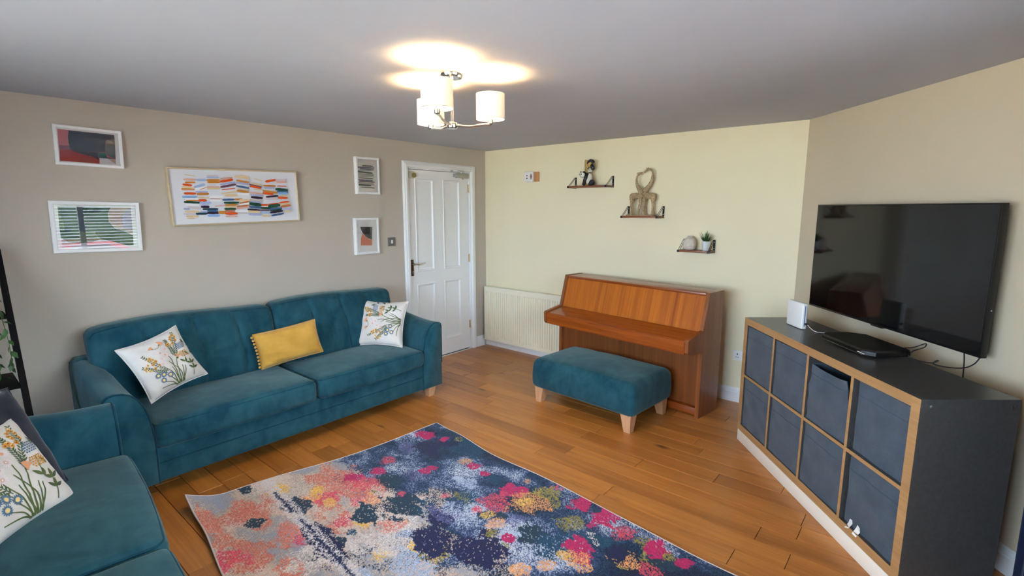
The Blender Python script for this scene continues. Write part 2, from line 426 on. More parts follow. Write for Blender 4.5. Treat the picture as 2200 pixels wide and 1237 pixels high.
# lever handle
h = B(); h.bbox(-.022, -.014, -1.12, -1.082, .95, 1.122, .004); hp = h.build('handle_plate', M_BRONZE, door)
h = B(); h.tube([(-.014, -1.1, 1.075), (.03, -1.1, 1.075)], .011, 12); h.tube([(.028, -1.104, 1.075), (.032, -1.08, 1.076), (.036, -1.05, 1.07), (.038, -1.01, 1.07), (.034, -.972, 1.079), (.03, -.962, 1.081)], [.0095, .0095, .009, .008, .007, .006], 10)
h.build('lever', M_CHROME, hp)
h = B(); h.lathe([(.008, -.0145), (.008, -.011), (.004, -.0105)], (0, -1.1, .995), 14, 0); h.box(-.0145, -.0115, -1.103, -1.097, .968, .99); h.build('keyhole', M_CHROME, hp)
for z in (1.868, 1.078, .295):
    h = B()
    for k in range(5): h.tube([(-.012, -.253, z - .045 + k * .018 + .0006), (-.012, -.253, z - .045 + k * .018 + .0174)], .0072, 10)
    h.ball((-.012, -.253, z + .05), .0075, 8, 6); h.ball((-.012, -.253, z - .05), .0075, 8, 6); h.box(-.024, -.02, -.272, -.257, z - .045, z + .045)
    h.build('hinge', M_BRASS, door)
# rim latch with brass knob
h = B(); h.bbox(-.022, -.012, -1.118, -1.045, 1.945, 2.015, .004); lt = h.build('rim_latch', plain('cream_enamel', C8(222, 214, 192), .4), door)
h = B(); h.lathe([(.024, -.012), (.026, -.004), (.024, .006), (.014, .008), (.0, .008)], (0, -1.055, 1.978), 24, 0); h.build('thumb_knob', plain('dull_brass', C8(168, 150, 104), .4, .7), lt)
h = B()
for z in (1.955, 2.005): h.lathe([(.004, -.0122), (.003, -.0105), (0, -.01)], (0, -1.108, z), 10, 0)
h.build('screw', M_STEEL, lt)
# overhead closer
h = B(); h.bbox(-.022, .018, -.47, -.285, 1.978, 2.026, .006); cl = h.build('door_closer', plain('satin_silver', C8(178, 178, 170), .35, .6), door)
h = B(); h.bbox(-.02, .012, -.50, -.466, 1.985, 2.02, .004); h.ball((.018, -.385, 1.972), (.008, .011, .011)); h.build('end_cap', M_STEEL, cl)
h = B(); h.tube([(0, -.39, 2.03), (0, -.39, 2.046)], .009, 10); h.prism([(-.006, -.40), (.05, -.50), (.058, -.50), (.012, -.345), (-.006, -.35)], 2, 2.046, 2.058)
h.prism([(.046, -.5), (.055, -.508), (.03, -.535), (.018, -.53)], 2, 2.046, 2.058); h.box(.0, .02, -.56, -.525, 2.04, 2.062); h.build('closer_arm', M_STEEL, cl)
# lining and architrave
b = B(); b.box(-.14, -.0, DY0, DY0 + .018, 0, DZ); b.box(-.14, -.0, DY1 - .016, DY1, 0, DZ); b.box(-.14, -.0, DY0 + .018, DY1 - .016, DZ - .016, DZ)
b.box(-.085, -.066, DY0 + .018, DY1 - .016, 0, DZ - .016); b.box(-.02, .0, DY0, DY1, -.01, .004)
tag(struct('trim_1', b, M_WHITE, smooth=False), 'white door lining and threshold')
prof = [(0, 0), (.0, .012), (.008, .02), (.03, .022), (.04, .017), (.05, .017), (.058, .012), (.066, .008), (.066, 0)]   # outward from opening, proud of wall
b = B(); lines = []
for d, x in prof: lines.append([(x, DY0 - d + .006, 0), (x, DY0 - d + .006, DZ + d - .006), (x, DY1 + d - .006, DZ + d - .006), (x, DY1 + d - .006, 0)])
n = len(prof); vs = [p for l in lines for p in l]; fs = []
for i in range(n):
    j = (i + 1) % n
    for k in range(3): fs.append((i * 4 + k, i * 4 + k + 1, j * 4 + k + 1, j * 4 + k))
fs += [tuple(i * 4 for i in range(n)), tuple(i * 4 + 3 for i in range(n))]
b.add(vs, fs); tag(struct('trim_2', b, M_WHITE, smooth=False), 'white moulded architrave around the door')

# ------------------------------------------------------------------ pictures
def flat_poly(b, pts, z, t=.0004):
    """thin printed shape on a sheet"""
    bm = bmesh.new(); vs = [bm.verts.new((p[0], p[1], z)) for p in pts]; f = bm.faces.new(vs)
    bmesh.ops.triangulate(bm, faces=[f]); b.frombm(bm)
def smooth_poly(pts, it=2):
    for _ in range(it):
        q = []
        for i in range(len(pts)):
            a, c = pts[i], pts[(i + 1) % len(pts)]
            d = math.hypot(a[0] - c[0], a[1] - c[1])
            q += [(a[0] * .8 + c[0] * .2, a[1] * .8 + c[1] * .2), (a[0] * .2 + c[0] * .8, a[1] * .2 + c[1] * .8)]
        pts = q
    return pts
PRINTM = {}
def ink(c):
    k = 'print_%02x%02x%02x' % tuple(int(255 * q) for q in c)
    if k not in PRINTM: PRINTM[k] = plain(k, srgb(*c), .7, spec=.2)
    return PRINTM[k]
def frame_ring(b, w, h, fw, d, lip=.004):
    """mitred picture frame, front face slightly bevelled"""
    prof = [(0, 0), (0, d - .003), (.003, d), (fw - .003, d), (fw, d - .003), (fw, d - .012)]
    vs = []
    for o, z in prof: vs += [(-w / 2 + o, -h / 2 + o, z), (w / 2 - o, -h / 2 + o, z), (w / 2 - o, h / 2 - o, z), (-w / 2 + o, h / 2 - o, z)]
    fs = []
    for i in range(len(prof) - 1):
        for k in range(4): fs.append((i * 4 + k, i * 4 + (k + 1) % 4, (i + 1) * 4 + (k + 1) % 4, (i + 1) * 4 + k))
    b.add(vs, fs)
def picture(label, yc, zc, w, h, rot, fw, d, polys, mount, glass=True, fm=None, group='pictures on the sofa wall', roundit=True):
    t = thing('framed_picture', label, 'picture', group=group); framed(t, Vector((.001, yc, zc)), (0, 1, 0))
    t.rotation_euler = (t.rotation_euler.to_matrix() @ Matrix.Rotation(R(rot), 3, 'Z')).to_euler()
    b = B(); frame_ring(b, w, h, fw, d); b.build('frame', fm or M_FRAMEW, t, angle=20)
    b = B(); b.box(-w / 2 + fw * .6, w / 2 - fw * .6, -h / 2 + fw * .6, h / 2 - fw * .6, .0, d - .012); b.build('mount', mount, t, smooth=False)
    mats = []; b = B(); z = d - .012 + .0004
    for c, pts in polys:
        m = ink(c)
        if m not in mats: mats.append(m)
        b.m = mats.index(m); flat_poly(b, pts, z); z += .00012
    b.build('print', mats, t, smooth=False)
    if glass:
        b = B(); b.box(-w / 2 + fw * .6, w / 2 - fw * .6, -h / 2 + fw * .6, h / 2 - fw * .6, d - .0085, d - .006); b.build('glass', M_GLASS, t, smooth=False)
    return t
def capsule(x0, y0, x1, y1, w, rr):
    d = Vector((x1 - x0, y1 - y0)); L = d.length; d /= max(L, 1e-6); n = Vector((-d.y, d.x)); pts = []
    k = 7
    for i in range(k): u = i / (k - 1); p = Vector((x0, y0)) + d * L * u + n * (w / 2) * (1 - .25 * (abs(2 * u - 1) ** 4)) * rr.uniform(.88, 1.08); pts.append((p.x, p.y))
    e = Vector((x1, y1)) + d * w * .22; pts.append((e.x, e.y))
    for i in range(k): u = 1 - i / (k - 1); p = Vector((x0, y0)) + d * L * u - n * (w / 2) * (1 - .25 * (abs(2 * u - 1) ** 4)) * rr.uniform(.88, 1.08); pts.append((p.x, p.y))
    e = Vector((x0, y0)) - d * w * .22; pts.append((e.x, e.y)); return pts
PC = dict(o=(.88, .33, .10), a=(.80, .52, .22), p=(.88, .68, .62), l=(.66, .74, .88), v=(.69, .71, .85), c=(.89, .79, .62), w=(.95, .95, .95), d=(.13, .30, .22), t=(.13, .27, .32),
          n=(.19, .11, .2), b=(.28, .40, .56), m=(.45, .31, .39), r=(.76, .46, .3), s=(.56, .70, .88), q=(.84, .80, .81), i=(.38, .40, .52), f=(.62, .72, .70), g=(.6, .62, .63), e=(.46, .47, .42))
ART="-0.3548,0.1542,-0.2832,0.1459,0.0056,c;-0.3606,0.1206,-0.2838,0.1204,0.0161,p;-0.3523,0.1003,-0.2911,0.1013,0.0133,a;-0.3686,0.0865,-0.3141,0.0802,0.0161,o;-0.3767,0.07,-0.2989,0.0614,0.0142,c;-0.3803,0.056,-0.3,0.0509,0.0123,a;-0.3792,0.0476,-0.3004,0.0471,0.0066,p;-0.3669,0.0252,-0.2952,0.0234,0.0171,o;-0.3802,0.0008,-0.2881,0.0005,0.0172,s;-0.3627,-0.0134,-0.281,-0.0149,0.0124,w;-0.3606,-0.0247,-0.2823,-0.0264,0.0106,a;-0.3736,-0.0354,-0.2619,-0.0416,0.0163,d;-0.3694,-0.0549,-0.2812,-0.0572,0.0135,w;-0.3522,-0.0722,-0.2707,-0.0825,0.0163,q;-0.3822,-0.0825,-0.345,-0.0847,0.0143,v;-0.3775,-0.1015,-0.2863,-0.1039,0.0153,c;-0.387,-0.1179,-0.3144,-0.1209,0.0135,q;-0.371,-0.135,-0.2946,-0.1399,0.0154,c;-0.3692,-0.1493,-0.3222,-0.1525,0.0087,c;-0.2797,0.1186,-0.2157,0.1199,0.0163,l;-0.2981,0.0685,-0.2302,0.0884,0.0192,l;-0.2931,0.0543,-0.2238,0.0645,0.0174,w;-0.265,0.0521,-0.2213,0.0669,0.0048,a;-0.2931,0.0343,-0.218,0.0355,0.0126,v;-0.2869,0.0196,-0.2127,0.0215,0.0184,a;-0.2822,-0.0053,-0.2114,-0.0081,0.0117,c;-0.2821,-0.0245,-0.2313,-0.0259,0.0175,o;-0.2753,-0.0428,-0.2037,-0.0423,0.0176,l;-0.2747,-0.0583,-0.2191,-0.0592,0.0097,v;-0.2703,-0.0709,-0.2182,-0.0719,0.0156,n;-0.2602,-0.0876,-0.1605,-0.0888,0.0158,t;-0.2326,-0.1018,-0.1621,-0.1036,0.0149,b;-0.2776,-0.1055,-0.2333,-0.1077,0.0117,v;-0.3076,-0.1192,-0.2346,-0.1199,0.0166,t;-0.2342,-0.1164,-0.1565,-0.1171,0.0168,n;-0.2316,-0.1346,-0.1539,-0.1361,0.0188,s;-0.2111,0.1497,-0.1374,0.1532,0.0127,q;-0.2114,0.1392,-0.1318,0.1411,0.0098,l;-0.2114,0.1181,-0.1284,0.1207,0.0176,a;-0.2085,0.1037,-0.1285,0.1061,0.0147,a;-0.2128,0.0839,-0.1537,0.0856,0.0087,q;-0.2166,0.0694,-0.1336,0.0702,0.0137,p;-0.2155,0.0583,-0.1347,0.0604,0.0137,c;-0.206,0.0001,-0.1209,0.0008,0.0168,w;-0.205,-0.0115,-0.1227,-0.016,0.0069,p;-0.2067,-0.0276,-0.1379,-0.0283,0.0148,w;-0.179,-0.0672,-0.1138,-0.0658,0.008,p;-0.1562,-0.1137,-0.1118,-0.1148,0.025,a;-0.1215,0.1292,-0.0378,0.141,0.0149,p;-0.1258,0.1095,-0.0369,0.1261,0.0179,o;-0.1256,0.0899,-0.0221,0.1064,0.0149,v;-0.1253,0.0703,-0.0188,0.0915,0.017,m;-0.1204,0.0507,-0.0265,0.0628,0.006,o;-0.1232,0.0235,-0.012,0.0388,0.0121,c;-0.1013,0.0087,-0.0124,0.011,0.0192,c;-0.121,-0.0225,-0.0399,-0.0206,0.0151,b;-0.0399,-0.0206,0.0164,-0.0195,0.0143,a;-0.1138,-0.0434,-0.0106,-0.0432,0.0171,d;-0.1108,-0.0599,-0.022,-0.0598,0.0142,a;-0.1122,-0.0738,-0.0284,-0.0744,0.0141,c;-0.1152,-0.0888,-0.0373,-0.0899,0.0162,d;-0.1131,-0.1048,-0.0462,-0.1065,0.0132,r;-0.1126,-0.1233,-0.0297,-0.1257,0.0193,o;-0.1126,-0.1459,-0.0308,-0.1461,0.0123,p;-0.0199,0.1514,0.0819,0.1362,0.0183,c;0.0201,0.1625,0.0829,0.1464,0.007,c;-0.0094,0.1217,0.0764,0.1066,0.0153,a;-0.0102,0.1041,0.0727,0.0943,0.0152,v;-0.0151,0.08,0.0722,0.0647,0.0153,b;-0.01,0.0589,0.0682,0.0493,0.0081,c;-0.0138,0.0448,0.0667,0.034,0.0184,a;-0.0141,0.0186,0.0679,0.0212,0.0174,w;-0.0067,-0.0295,0.0681,-0.0277,0.0185,c;-0.0039,-0.0499,0.0645,-0.0379,0.0124,r;-0.0052,-0.0626,0.0681,-0.0524,0.0185,w;-0.0259,-0.0734,0.067,-0.0637,0.0124,r;-0.0273,-0.0876,0.0632,-0.0766,0.0134,p;-0.0414,-0.1066,0.0474,-0.1088,0.0185,w;-0.0186,-0.1225,0.0458,-0.1243,0.0124,q;0.1199,0.1371,0.1775,0.1203,0.0062,c;0.1011,0.1009,0.1795,0.0865,0.0156,c;0.0801,0.0929,0.1678,0.0733,0.0115,m;0.0838,0.0802,0.1618,0.0655,0.0166,o;0.1095,0.0573,0.1759,0.05,0.0093,c;0.079,0.0314,0.1705,0.0212,0.0146,p;0.0797,0.0135,0.1666,0.0081,0.0136,v;0.0842,-0.003,0.1673,-0.0118,0.0188,n;0.0711,-0.0225,0.1626,-0.0337,0.0094,c;0.0701,-0.0328,0.1563,-0.0442,0.0136,v;0.0681,-0.0524,0.1543,-0.0651,0.0261,d;0.0632,-0.0766,0.1522,-0.0861,0.0178,b;0.0487,-0.0954,0.14,-0.1043,0.0136,n;0.0521,-0.1125,0.1388,-0.1174,0.0178,c;0.0525,-0.1332,0.1443,-0.1412,0.0179,v;0.2033,0.1155,0.2822,0.1302,0.018,o;0.1871,0.0845,0.2778,0.0835,0.0149,a;0.1882,0.0683,0.268,0.0664,0.0149,v;0.178,0.0447,0.289,0.0293,0.017,a;0.1764,0.028,0.2527,0.0186,0.018,o;0.1972,-0.0025,0.2922,0.0052,0.015,n;0.193,-0.0182,0.2872,-0.0189,0.0182,q;0.1544,-0.0641,0.2061,-0.0649,0.0159,o;0.153,-0.0782,0.206,-0.0766,0.0095,w;0.1495,-0.0871,0.2208,-0.0902,0.0181,d;0.14,-0.1043,0.2112,-0.1059,0.0127,m;0.1461,-0.1228,0.2175,-0.1248,0.0181,l;0.1516,-0.1467,0.2148,-0.1525,0.0139,c;0.2129,-0.0608,0.2867,-0.0538,0.0096,o;0.2087,-0.0766,0.2991,-0.0675,0.0268,d;0.2145,-0.0991,0.3135,-0.0921,0.0183,b;0.2187,-0.1114,0.3156,-0.0992,0.0107,d;0.2175,-0.1248,0.317,-0.1139,0.0184,n;0.2259,-0.1491,0.3235,-0.1342,0.0163,b;0.2902,0.1293,0.3666,0.132,0.014,q;0.2905,0.1145,0.3662,0.1158,0.0162,p;0.2914,0.0837,0.3658,0.0808,0.0065,o;0.278,0.0569,0.3743,0.0511,0.0216,d;0.2872,0.0389,0.3757,0.036,0.0141,b;0.2941,0.025,0.3746,0.024,0.0185,s;0.3117,0.0078,0.3731,0.0077,0.0097,c;0.2909,-0.0082,0.3669,-0.0113,0.0184,o;0.2982,-0.0486,0.3744,-0.0402,0.0131,o;0.3047,-0.0675,0.387,-0.0579,0.0218,c;0.3091,-0.0795,0.3859,-0.0699,0.0186,r;0.3156,-0.0992,0.3864,-0.0952,0.0165,v;0.3332,-0.1197,0.3817,-0.1154,0.0143,c"
STRIPES="-0.0504,0.0885,0.0635,0.0898,0.0115,t;-0.108,0.0729,0.0756,0.0741,0.0131,i;-0.0757,0.0603,0.0697,0.0572,0.013,i;-0.1144,0.0421,0.0396,0.049,0.0081,f;-0.1008,0.0332,0.0533,0.0267,0.0147,t;-0.0972,0.0133,0.0675,0.0133,0.0114,g;-0.1029,-0.0047,0.0671,0.005,0.0098,f;-0.0938,-0.0108,0.0766,-0.0053,0.0065,q;-0.0943,-0.0213,0.0577,-0.0244,0.0098,e;-0.1,-0.0393,0.0548,-0.0427,0.0115,b;-0.0912,-0.0511,0.0741,-0.0552,0.0115,m;-0.1015,-0.0652,0.0634,-0.0698,0.0082,g;-0.1072,-0.084,0.0326,-0.0891,0.0115,t;-0.0974,-0.078,0.0728,-0.0803,0.0066,e;-0.0769,-0.1033,0.0714,-0.1087,0.0083,e"
P_CORAL=[((0.25, 0.26, 0.27), [(-0.0683, 0.0861), (0.0601, 0.0825), (0.0541, -0.0347), (0.0216, -0.0264), (-0.012, -0.0063), (-0.0443, 0.0286), (-0.0635, 0.0668)]), ((0.9, 0.5, 0.36), [(-0.0494, 0.0246), (-0.012, -0.008), (0.0215, -0.029), (0.0541, -0.0347), (0.0513, -0.0902), (-0.0716, -0.0834), (-0.0663, -0.0208)])]
P_RED=[((0.78, 0.43, 0.47), [(-0.1436, 0.0918), (0.1289, 0.0898), (0.1253, -0.0926), (-0.1475, -0.0958)]), ((0.5, 0.25, 0.35), [(-0.1435, -0.0031), (-0.0951, -0.001), (-0.0944, -0.0251), (-0.143, -0.0283)]), ((0.68, 0.16, 0.18), [(-0.1431, -0.0304), (-0.0916, -0.0248), (-0.0492, -0.0447), (0.012, -0.0562), (0.0423, -0.0747), (0.0418, -0.0963), (-0.1458, -0.0943)]), ((0.05, 0.2, 0.29), [(-0.092, 0.09), (0.0845, 0.0912), (0.0846, 0.0554), (0.0777, 0.0044), (0.0787, -0.0207), (0.0375, -0.0251), (-0.0085, -0.0264), (-0.0649, -0.0323), (-0.0917, -0.0262), (-0.0984, 0.0124), (-0.0988, 0.0535)]), ((0.18, 0.15, 0.23), [(0.0845, 0.0912), (0.1301, 0.09), (0.1305, 0.032), (0.1083, 0.0547), (0.0906, 0.0562), (0.0818, 0.0336)]), ((0.36, 0.4, 0.4), [(0.0812, 0.0263), (0.0904, 0.054), (0.1083, 0.0547), (0.1307, 0.0342), (0.1266, -0.0595), (0.0833, -0.0383), (0.0766, -0.0102)]), ((0.07, 0.1, 0.2), [(-0.0892, -0.028), (0.0373, -0.0272), (0.0423, -0.0747), (0.012, -0.0562), (-0.0491, -0.0433)]), ((0.0, 0.38, 0.34), [(0.0373, -0.0272), (0.0784, -0.0258), (0.0822, -0.0529), (0.1266, -0.0595), (0.0434, -0.0602)]), ((0.86, 0.84, 0.86), [(0.0446, -0.0601), (0.0875, -0.061), (0.1253, -0.0926), (0.0424, -0.0962)]), ((0.74, 0.64, 0.58), [(0.0875, -0.061), (0.1265, -0.0602), (0.1253, -0.0926)])]
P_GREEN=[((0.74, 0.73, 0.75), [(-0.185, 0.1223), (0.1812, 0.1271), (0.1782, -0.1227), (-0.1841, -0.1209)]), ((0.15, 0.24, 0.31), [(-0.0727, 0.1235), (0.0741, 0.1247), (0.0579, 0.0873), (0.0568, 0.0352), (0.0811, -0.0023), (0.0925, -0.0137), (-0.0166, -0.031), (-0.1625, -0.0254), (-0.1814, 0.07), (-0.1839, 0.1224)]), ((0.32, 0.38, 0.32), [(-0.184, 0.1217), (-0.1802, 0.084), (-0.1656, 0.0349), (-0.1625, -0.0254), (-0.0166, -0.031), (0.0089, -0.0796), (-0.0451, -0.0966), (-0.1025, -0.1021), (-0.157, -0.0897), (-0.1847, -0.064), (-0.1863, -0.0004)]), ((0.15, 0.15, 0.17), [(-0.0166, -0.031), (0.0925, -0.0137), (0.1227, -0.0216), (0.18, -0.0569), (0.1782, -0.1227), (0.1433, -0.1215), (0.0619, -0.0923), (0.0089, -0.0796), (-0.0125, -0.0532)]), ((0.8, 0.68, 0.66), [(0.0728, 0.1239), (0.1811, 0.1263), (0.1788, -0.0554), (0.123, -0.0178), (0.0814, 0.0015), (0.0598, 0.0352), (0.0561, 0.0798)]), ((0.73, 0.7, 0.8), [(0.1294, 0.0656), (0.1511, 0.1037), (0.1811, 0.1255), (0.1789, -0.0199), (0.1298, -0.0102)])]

rs = random.Random(3)
def strokes(s):
    out = []
    for a in s.split(';'):
        q = a.split(','); v = [float(k) for k in q[:5]]; out.append((PC[q[5]], capsule(*v[:4], v[4], rs)))
    return out
M_CANVAS = plain('white_canvas', C8(226, 227, 232), .8, bump=.2, bscale=900)
M_PAPER = plain('white_mount', C8(250, 249, 248), .8)
M_GOLDF = wood('pale_gilt_wood', C8(190, 168, 128), C8(214, 194, 156), 0, 2., .4, .1)
picture('long canvas of orange and blue dashes in pale wood frame above sofa', -2.77, 1.7335, .925, .405, 1.2, .011, .035, strokes(ART), M_CANVAS, False, M_GOLDF)
picture('white framed print with red and dark teal shapes, near the ceiling', -3.63, 2.022, .335, .237, -1.3, .018, .022, P_RED, M_PAPER)
picture('white framed print with green and black shapes and window glare', -3.638, 1.529, .452, .318, -1.2, .022, .022, P_GREEN, M_PAPER)
picture('small white framed picture of thin grey-blue stripes beside door top', -1.624, 1.943, .252, .335, 0, .02, .035, strokes(STRIPES), M_PAPER)
picture('small white framed print of coral and charcoal shapes beside light switch', -1.658, 1.39, .258, .338, 0, .02, .035, P_CORAL, M_PAPER)

# light switch on left wall
t = framed(thing('light_switch', 'grey metal light switch plate beside the door', 'switch'), Vector((.0005, -1.366, 1.321)), (0, 1, 0))
b = B(); b.bbox(-.044, .044, -.043, .043, 0, .009, .003); b.build('plate', plain('grey_switch', C8(118, 118, 118), .35, .3), t)
b = B(); b.bbox(-.009, .009, -.016, .016, .009, .014, .002); b.build('rocker', M_PLASTICW, t)

# ------------------------------------------------------------------ sofas
def sofa(name, label, loc, rz, W=2.33, D=.82, throw=None):
    t = thing(name, label, 'sofa', loc, (0, 0, rz), 'matching teal sofas'); hw = W / 2; aw = .215
    # base with a seam along the front (local y: 0 front .. D back)
    b = B(); b.soft(-hw + .1, hw - .1, .012, D - .02, .095, .315, .018, (30, 8, 8), lambda q, n: (q.x, q.y - (.004 * math.cos(q.x * 1.3) if n.y < -.9 else 0), q.z))
    ba = b.build('base', M_VELVET, t)
    b = B(); b.tube([(-hw + aw + .0 + i * (W - 2 * aw) / 20, .008, .215) for i in range(21)], .004, 6); b.build('seam', M_PIPING, ba)
    # arms: upright outside, rounded over to the inside, higher towards the back
    def arm(sg):
        prof = [(0, .095), (0, .3), (0, .5), (0, .62), (.004, .648), (.02, .662), (.05, .668), (.09, .662), (.125, .645), (.155, .612), (.178, .565), (.195, .505), (.206, .43), (aw, .34), (aw, .2), (aw, .095)]
        k = len(prof); ys = [-.004, .006, .02, .05] + [.05 + i * (D - .06) / 12 for i in range(1, 13)]
        vs = []
        for y in ys:
            sh = 0 if y > .015 else (.012 if y < 0 else .004); up = max(0, min(1, (y - .1) / .6)); up = up * up * (3 - 2 * up)
            for d, z in prof:
                zz = z + (.055 * up * (z - .5) / .16 if z > .5 else 0)
                cx, cz = aw * .45, .36; vx = d + (cx - d) * (sh / .12); vz = zz + (cz - zz) * (sh / .35)
                vs.append((sg * (hw - vx), y, vz))
        fs = [tuple(range(k)), tuple((len(ys) - 1) * k + i for i in range(k))]
        for i in range(len(ys) - 1):
            for j in range(k): fs.append((i * k + j, i * k + (j + 1) % k, (i + 1) * k + (j + 1) % k, (i + 1) * k + j))
        b = B(); b.add(vs, fs); a = b.build('arm', M_VELVET, t, angle=60)
        b = B(); b.tube([(sg * (hw - d), .004, z) for d, z in prof[1:]], .0042, 6); b.build('piping', M_PIPING, a)
    arm(-1); arm(1)
    # back frame
    b = B(); b.soft(-hw + .012, hw - .012, D - .13, D, .095, .735, .03, (24, 3, 8)); b.build('back_frame', M_VELVET, t)
    # seat cushions
    iw = hw - aw + .004
    for sg in (-1, 1):
        x0, x1 = (-iw, -.004) if sg < 0 else (.004, iw); cx = (x0 + x1) / 2
        def df(q, n, cx=cx, x0=x0, x1=x1, sg=sg):
            u, v = n.x, n.y; z = q.z; y = q.y
            if n.z > .3: z += .026 * (1 - u * u) * (1 - v * v * .8) + .006 * noise.noise(Vector((q.x * 4, q.y * 4, sg)))
            if v < -.3: y -= .012 * (1 - u * u)
            if sg > 0 and n.z < -.3 and v < 0: z += .018 * max(0, u) * -v
            return (q.x, y, z)
        b = B(); b.soft(x0, x1, -.03, .58, .30, .455, .042, (18, 10, 4), df); sc = b.build('seat_cushion', M_VELVET, t, angle=70)
        for zz in (.443, .315):
            pts = []; r_ = .045; xa, xb2, ya, yb = x0 + .008, x1 - .008, -.018, .57
            path = [(xa, yb)] + [(xa, ya + r_)] + [(xa + r_ - r_ * math.cos(a), ya + r_ - r_ * math.sin(a)) for a in (.4, .8, 1.2)] + [(xa + r_ + i * (xb2 - xa - 2 * r_) / 14, ya - .012 * (1 - (2 * i / 14 - 1) ** 2)) for i in range(15)] + \
                   [(xb2 - r_ + r_ * math.sin(a), ya + r_ - r_ * math.cos(a)) for a in (.4, .8, 1.2)] + [(xb2, ya + r_), (xb2, yb)]
            b = B(); b.tube([(p[0], p[1], zz + (.018 * max(0, (p[0] - cx) / (x1 - cx)) * .9 if sg > 0 and zz < .4 and p[1] < .1 else 0)) for p in path], .005, 6); b.build('piping', M_PIPING, sc)
    # back cushions, each stitched into four flutes
    ow = hw - .075
    for sg in (-1, 1):
        x0, x1 = (-ow, .006) if sg < 0 else (.004, ow)
        def df(q, n, x0=x0, x1=x1, sg=sg):
            u = n.x; zt = (q.z - .45) / .48; y = q.y + .15 * zt - .03
            if n.y < -.2:
                y -= .035 * (1 - u * u) * (1 - (2 * zt - .9) ** 2 * .7)
                for s_ in (-.45, .05, .52): y += .02 * math.exp(-((u - s_ - .02 * math.sin(zt * 5)) / .02) ** 2) * min(1, max(0, 1.2 - abs(2 * zt - 1)) * 2)
                y += .012 * noise.noise(Vector((q.x * 5, q.z * 5, sg * 3))) + .006 * noise.noise(Vector((q.x * 14, q.z * 5, 7)))
            z = q.z
            if n.z > .3:
                z += .02 * math.sin((u + 1) * 2.4) * (1 if sg < 0 else .8) + .012 * u * sg * (-1 if sg < 0 else .4)
                z -= .006 * max(0, abs(u) - .82) / .18
            return (q.x, y, z)
        b = B(); b.soft(x0, x1, .50, .67, .455, .925, .05, (60, 3, 20), df); bc = b.build('back_cushion', M_VELVET, t, angle=70)
        pts = []
        for i in range(31):
            u = -1 + 2 * i / 30; q = Vector((x0 + (x1 - x0) * i / 30, .515, .912)); xx, yy, zz = df(q, Vector((u, -.1, 1)));
            e = max(0, abs(u) - .93) / .07; pts.append((xx - math.copysign(.01, u) * e, yy - .004, zz - .03 * e - .004))
        b = B(); b.tube(pts, .0045, 6); b.build('piping', M_PIPING, bc)
    # tapered feet
    for sx in (-1, 1):
        for y0 in (.035, D - .12):
            b = B(); x = sx * (hw - .09); w, v = .042, .028
            b.add([(x - w, y0, .1), (x + w, y0, .1), (x + w, y0 + .075, .1), (x - w, y0 + .075, .1), (x - v, y0 + .012, 0), (x + v, y0 + .012, 0), (x + v, y0 + .062, 0), (x - v, y0 + .062, 0)],
                  [(0, 1, 2, 3), (7, 6, 5, 4), (0, 4, 5, 1), (1, 5, 6, 2), (2, 6, 7, 3), (3, 7, 4, 0)]); b.build('leg', M_LEG, t, smooth=False)
    return t
sofa('sofa', 'long teal velvet sofa against the picture wall', (.865, -2.695, 0), R(90), 2.37)
sofa('sofa', 'teal velvet sofa cropped at the lower left corner', (2.09, -3.975, 0), R(180 - 6.2))

# ------------------------------------------------------------------ scatter cushions
M_GREENT = plain('green_thread', C8(84, 98, 52), .8); M_ORANGET = plain('amber_thread', C8(204, 140, 54), .8); M_BLUET = plain('blue_thread', C8(82, 112, 138), .8)
M_PEACHT = plain('peach_thread', C8(222, 158, 116), .8); M_BROWNT = plain('brown_thread', C8(120, 62, 36), .8); M_PINKT = plain('pale_pink_thread', C8(232, 214, 214), .8)
M_PALEY = plain('pale_yellow_thread', C8(236, 204, 132), .8); M_SAGET = plain('sage_thread', C8(66, 86, 62), .8)
THREADS = [M_GREENT, M_ORANGET, M_BLUET, M_PEACHT, M_BROWNT, M_PINKT, M_PALEY, M_SAGET]
def pillow_surf(w, h, th, seed, k=.10):
    def S(u, v, side=1):
        x = u * w / 2 * (1 - k * (1 - v * v) * abs(u)); y = v * h / 2 * (1 - k * (1 - u * u) * abs(v))
        f = max(0, (1 - u ** 4)) ** .6 * max(0, (1 - v ** 4)) ** .6
        wr = noise.noise(Vector((u * 2.6 + seed, v * 2.6, seed))) * .012 + noise.noise(Vector((u * 1.5 + v * 5, seed, v * 1.2))) * .008
        return Vector((side * (th / 2 * f + wr * f), x, y))      # local x is the facing direction
    return S
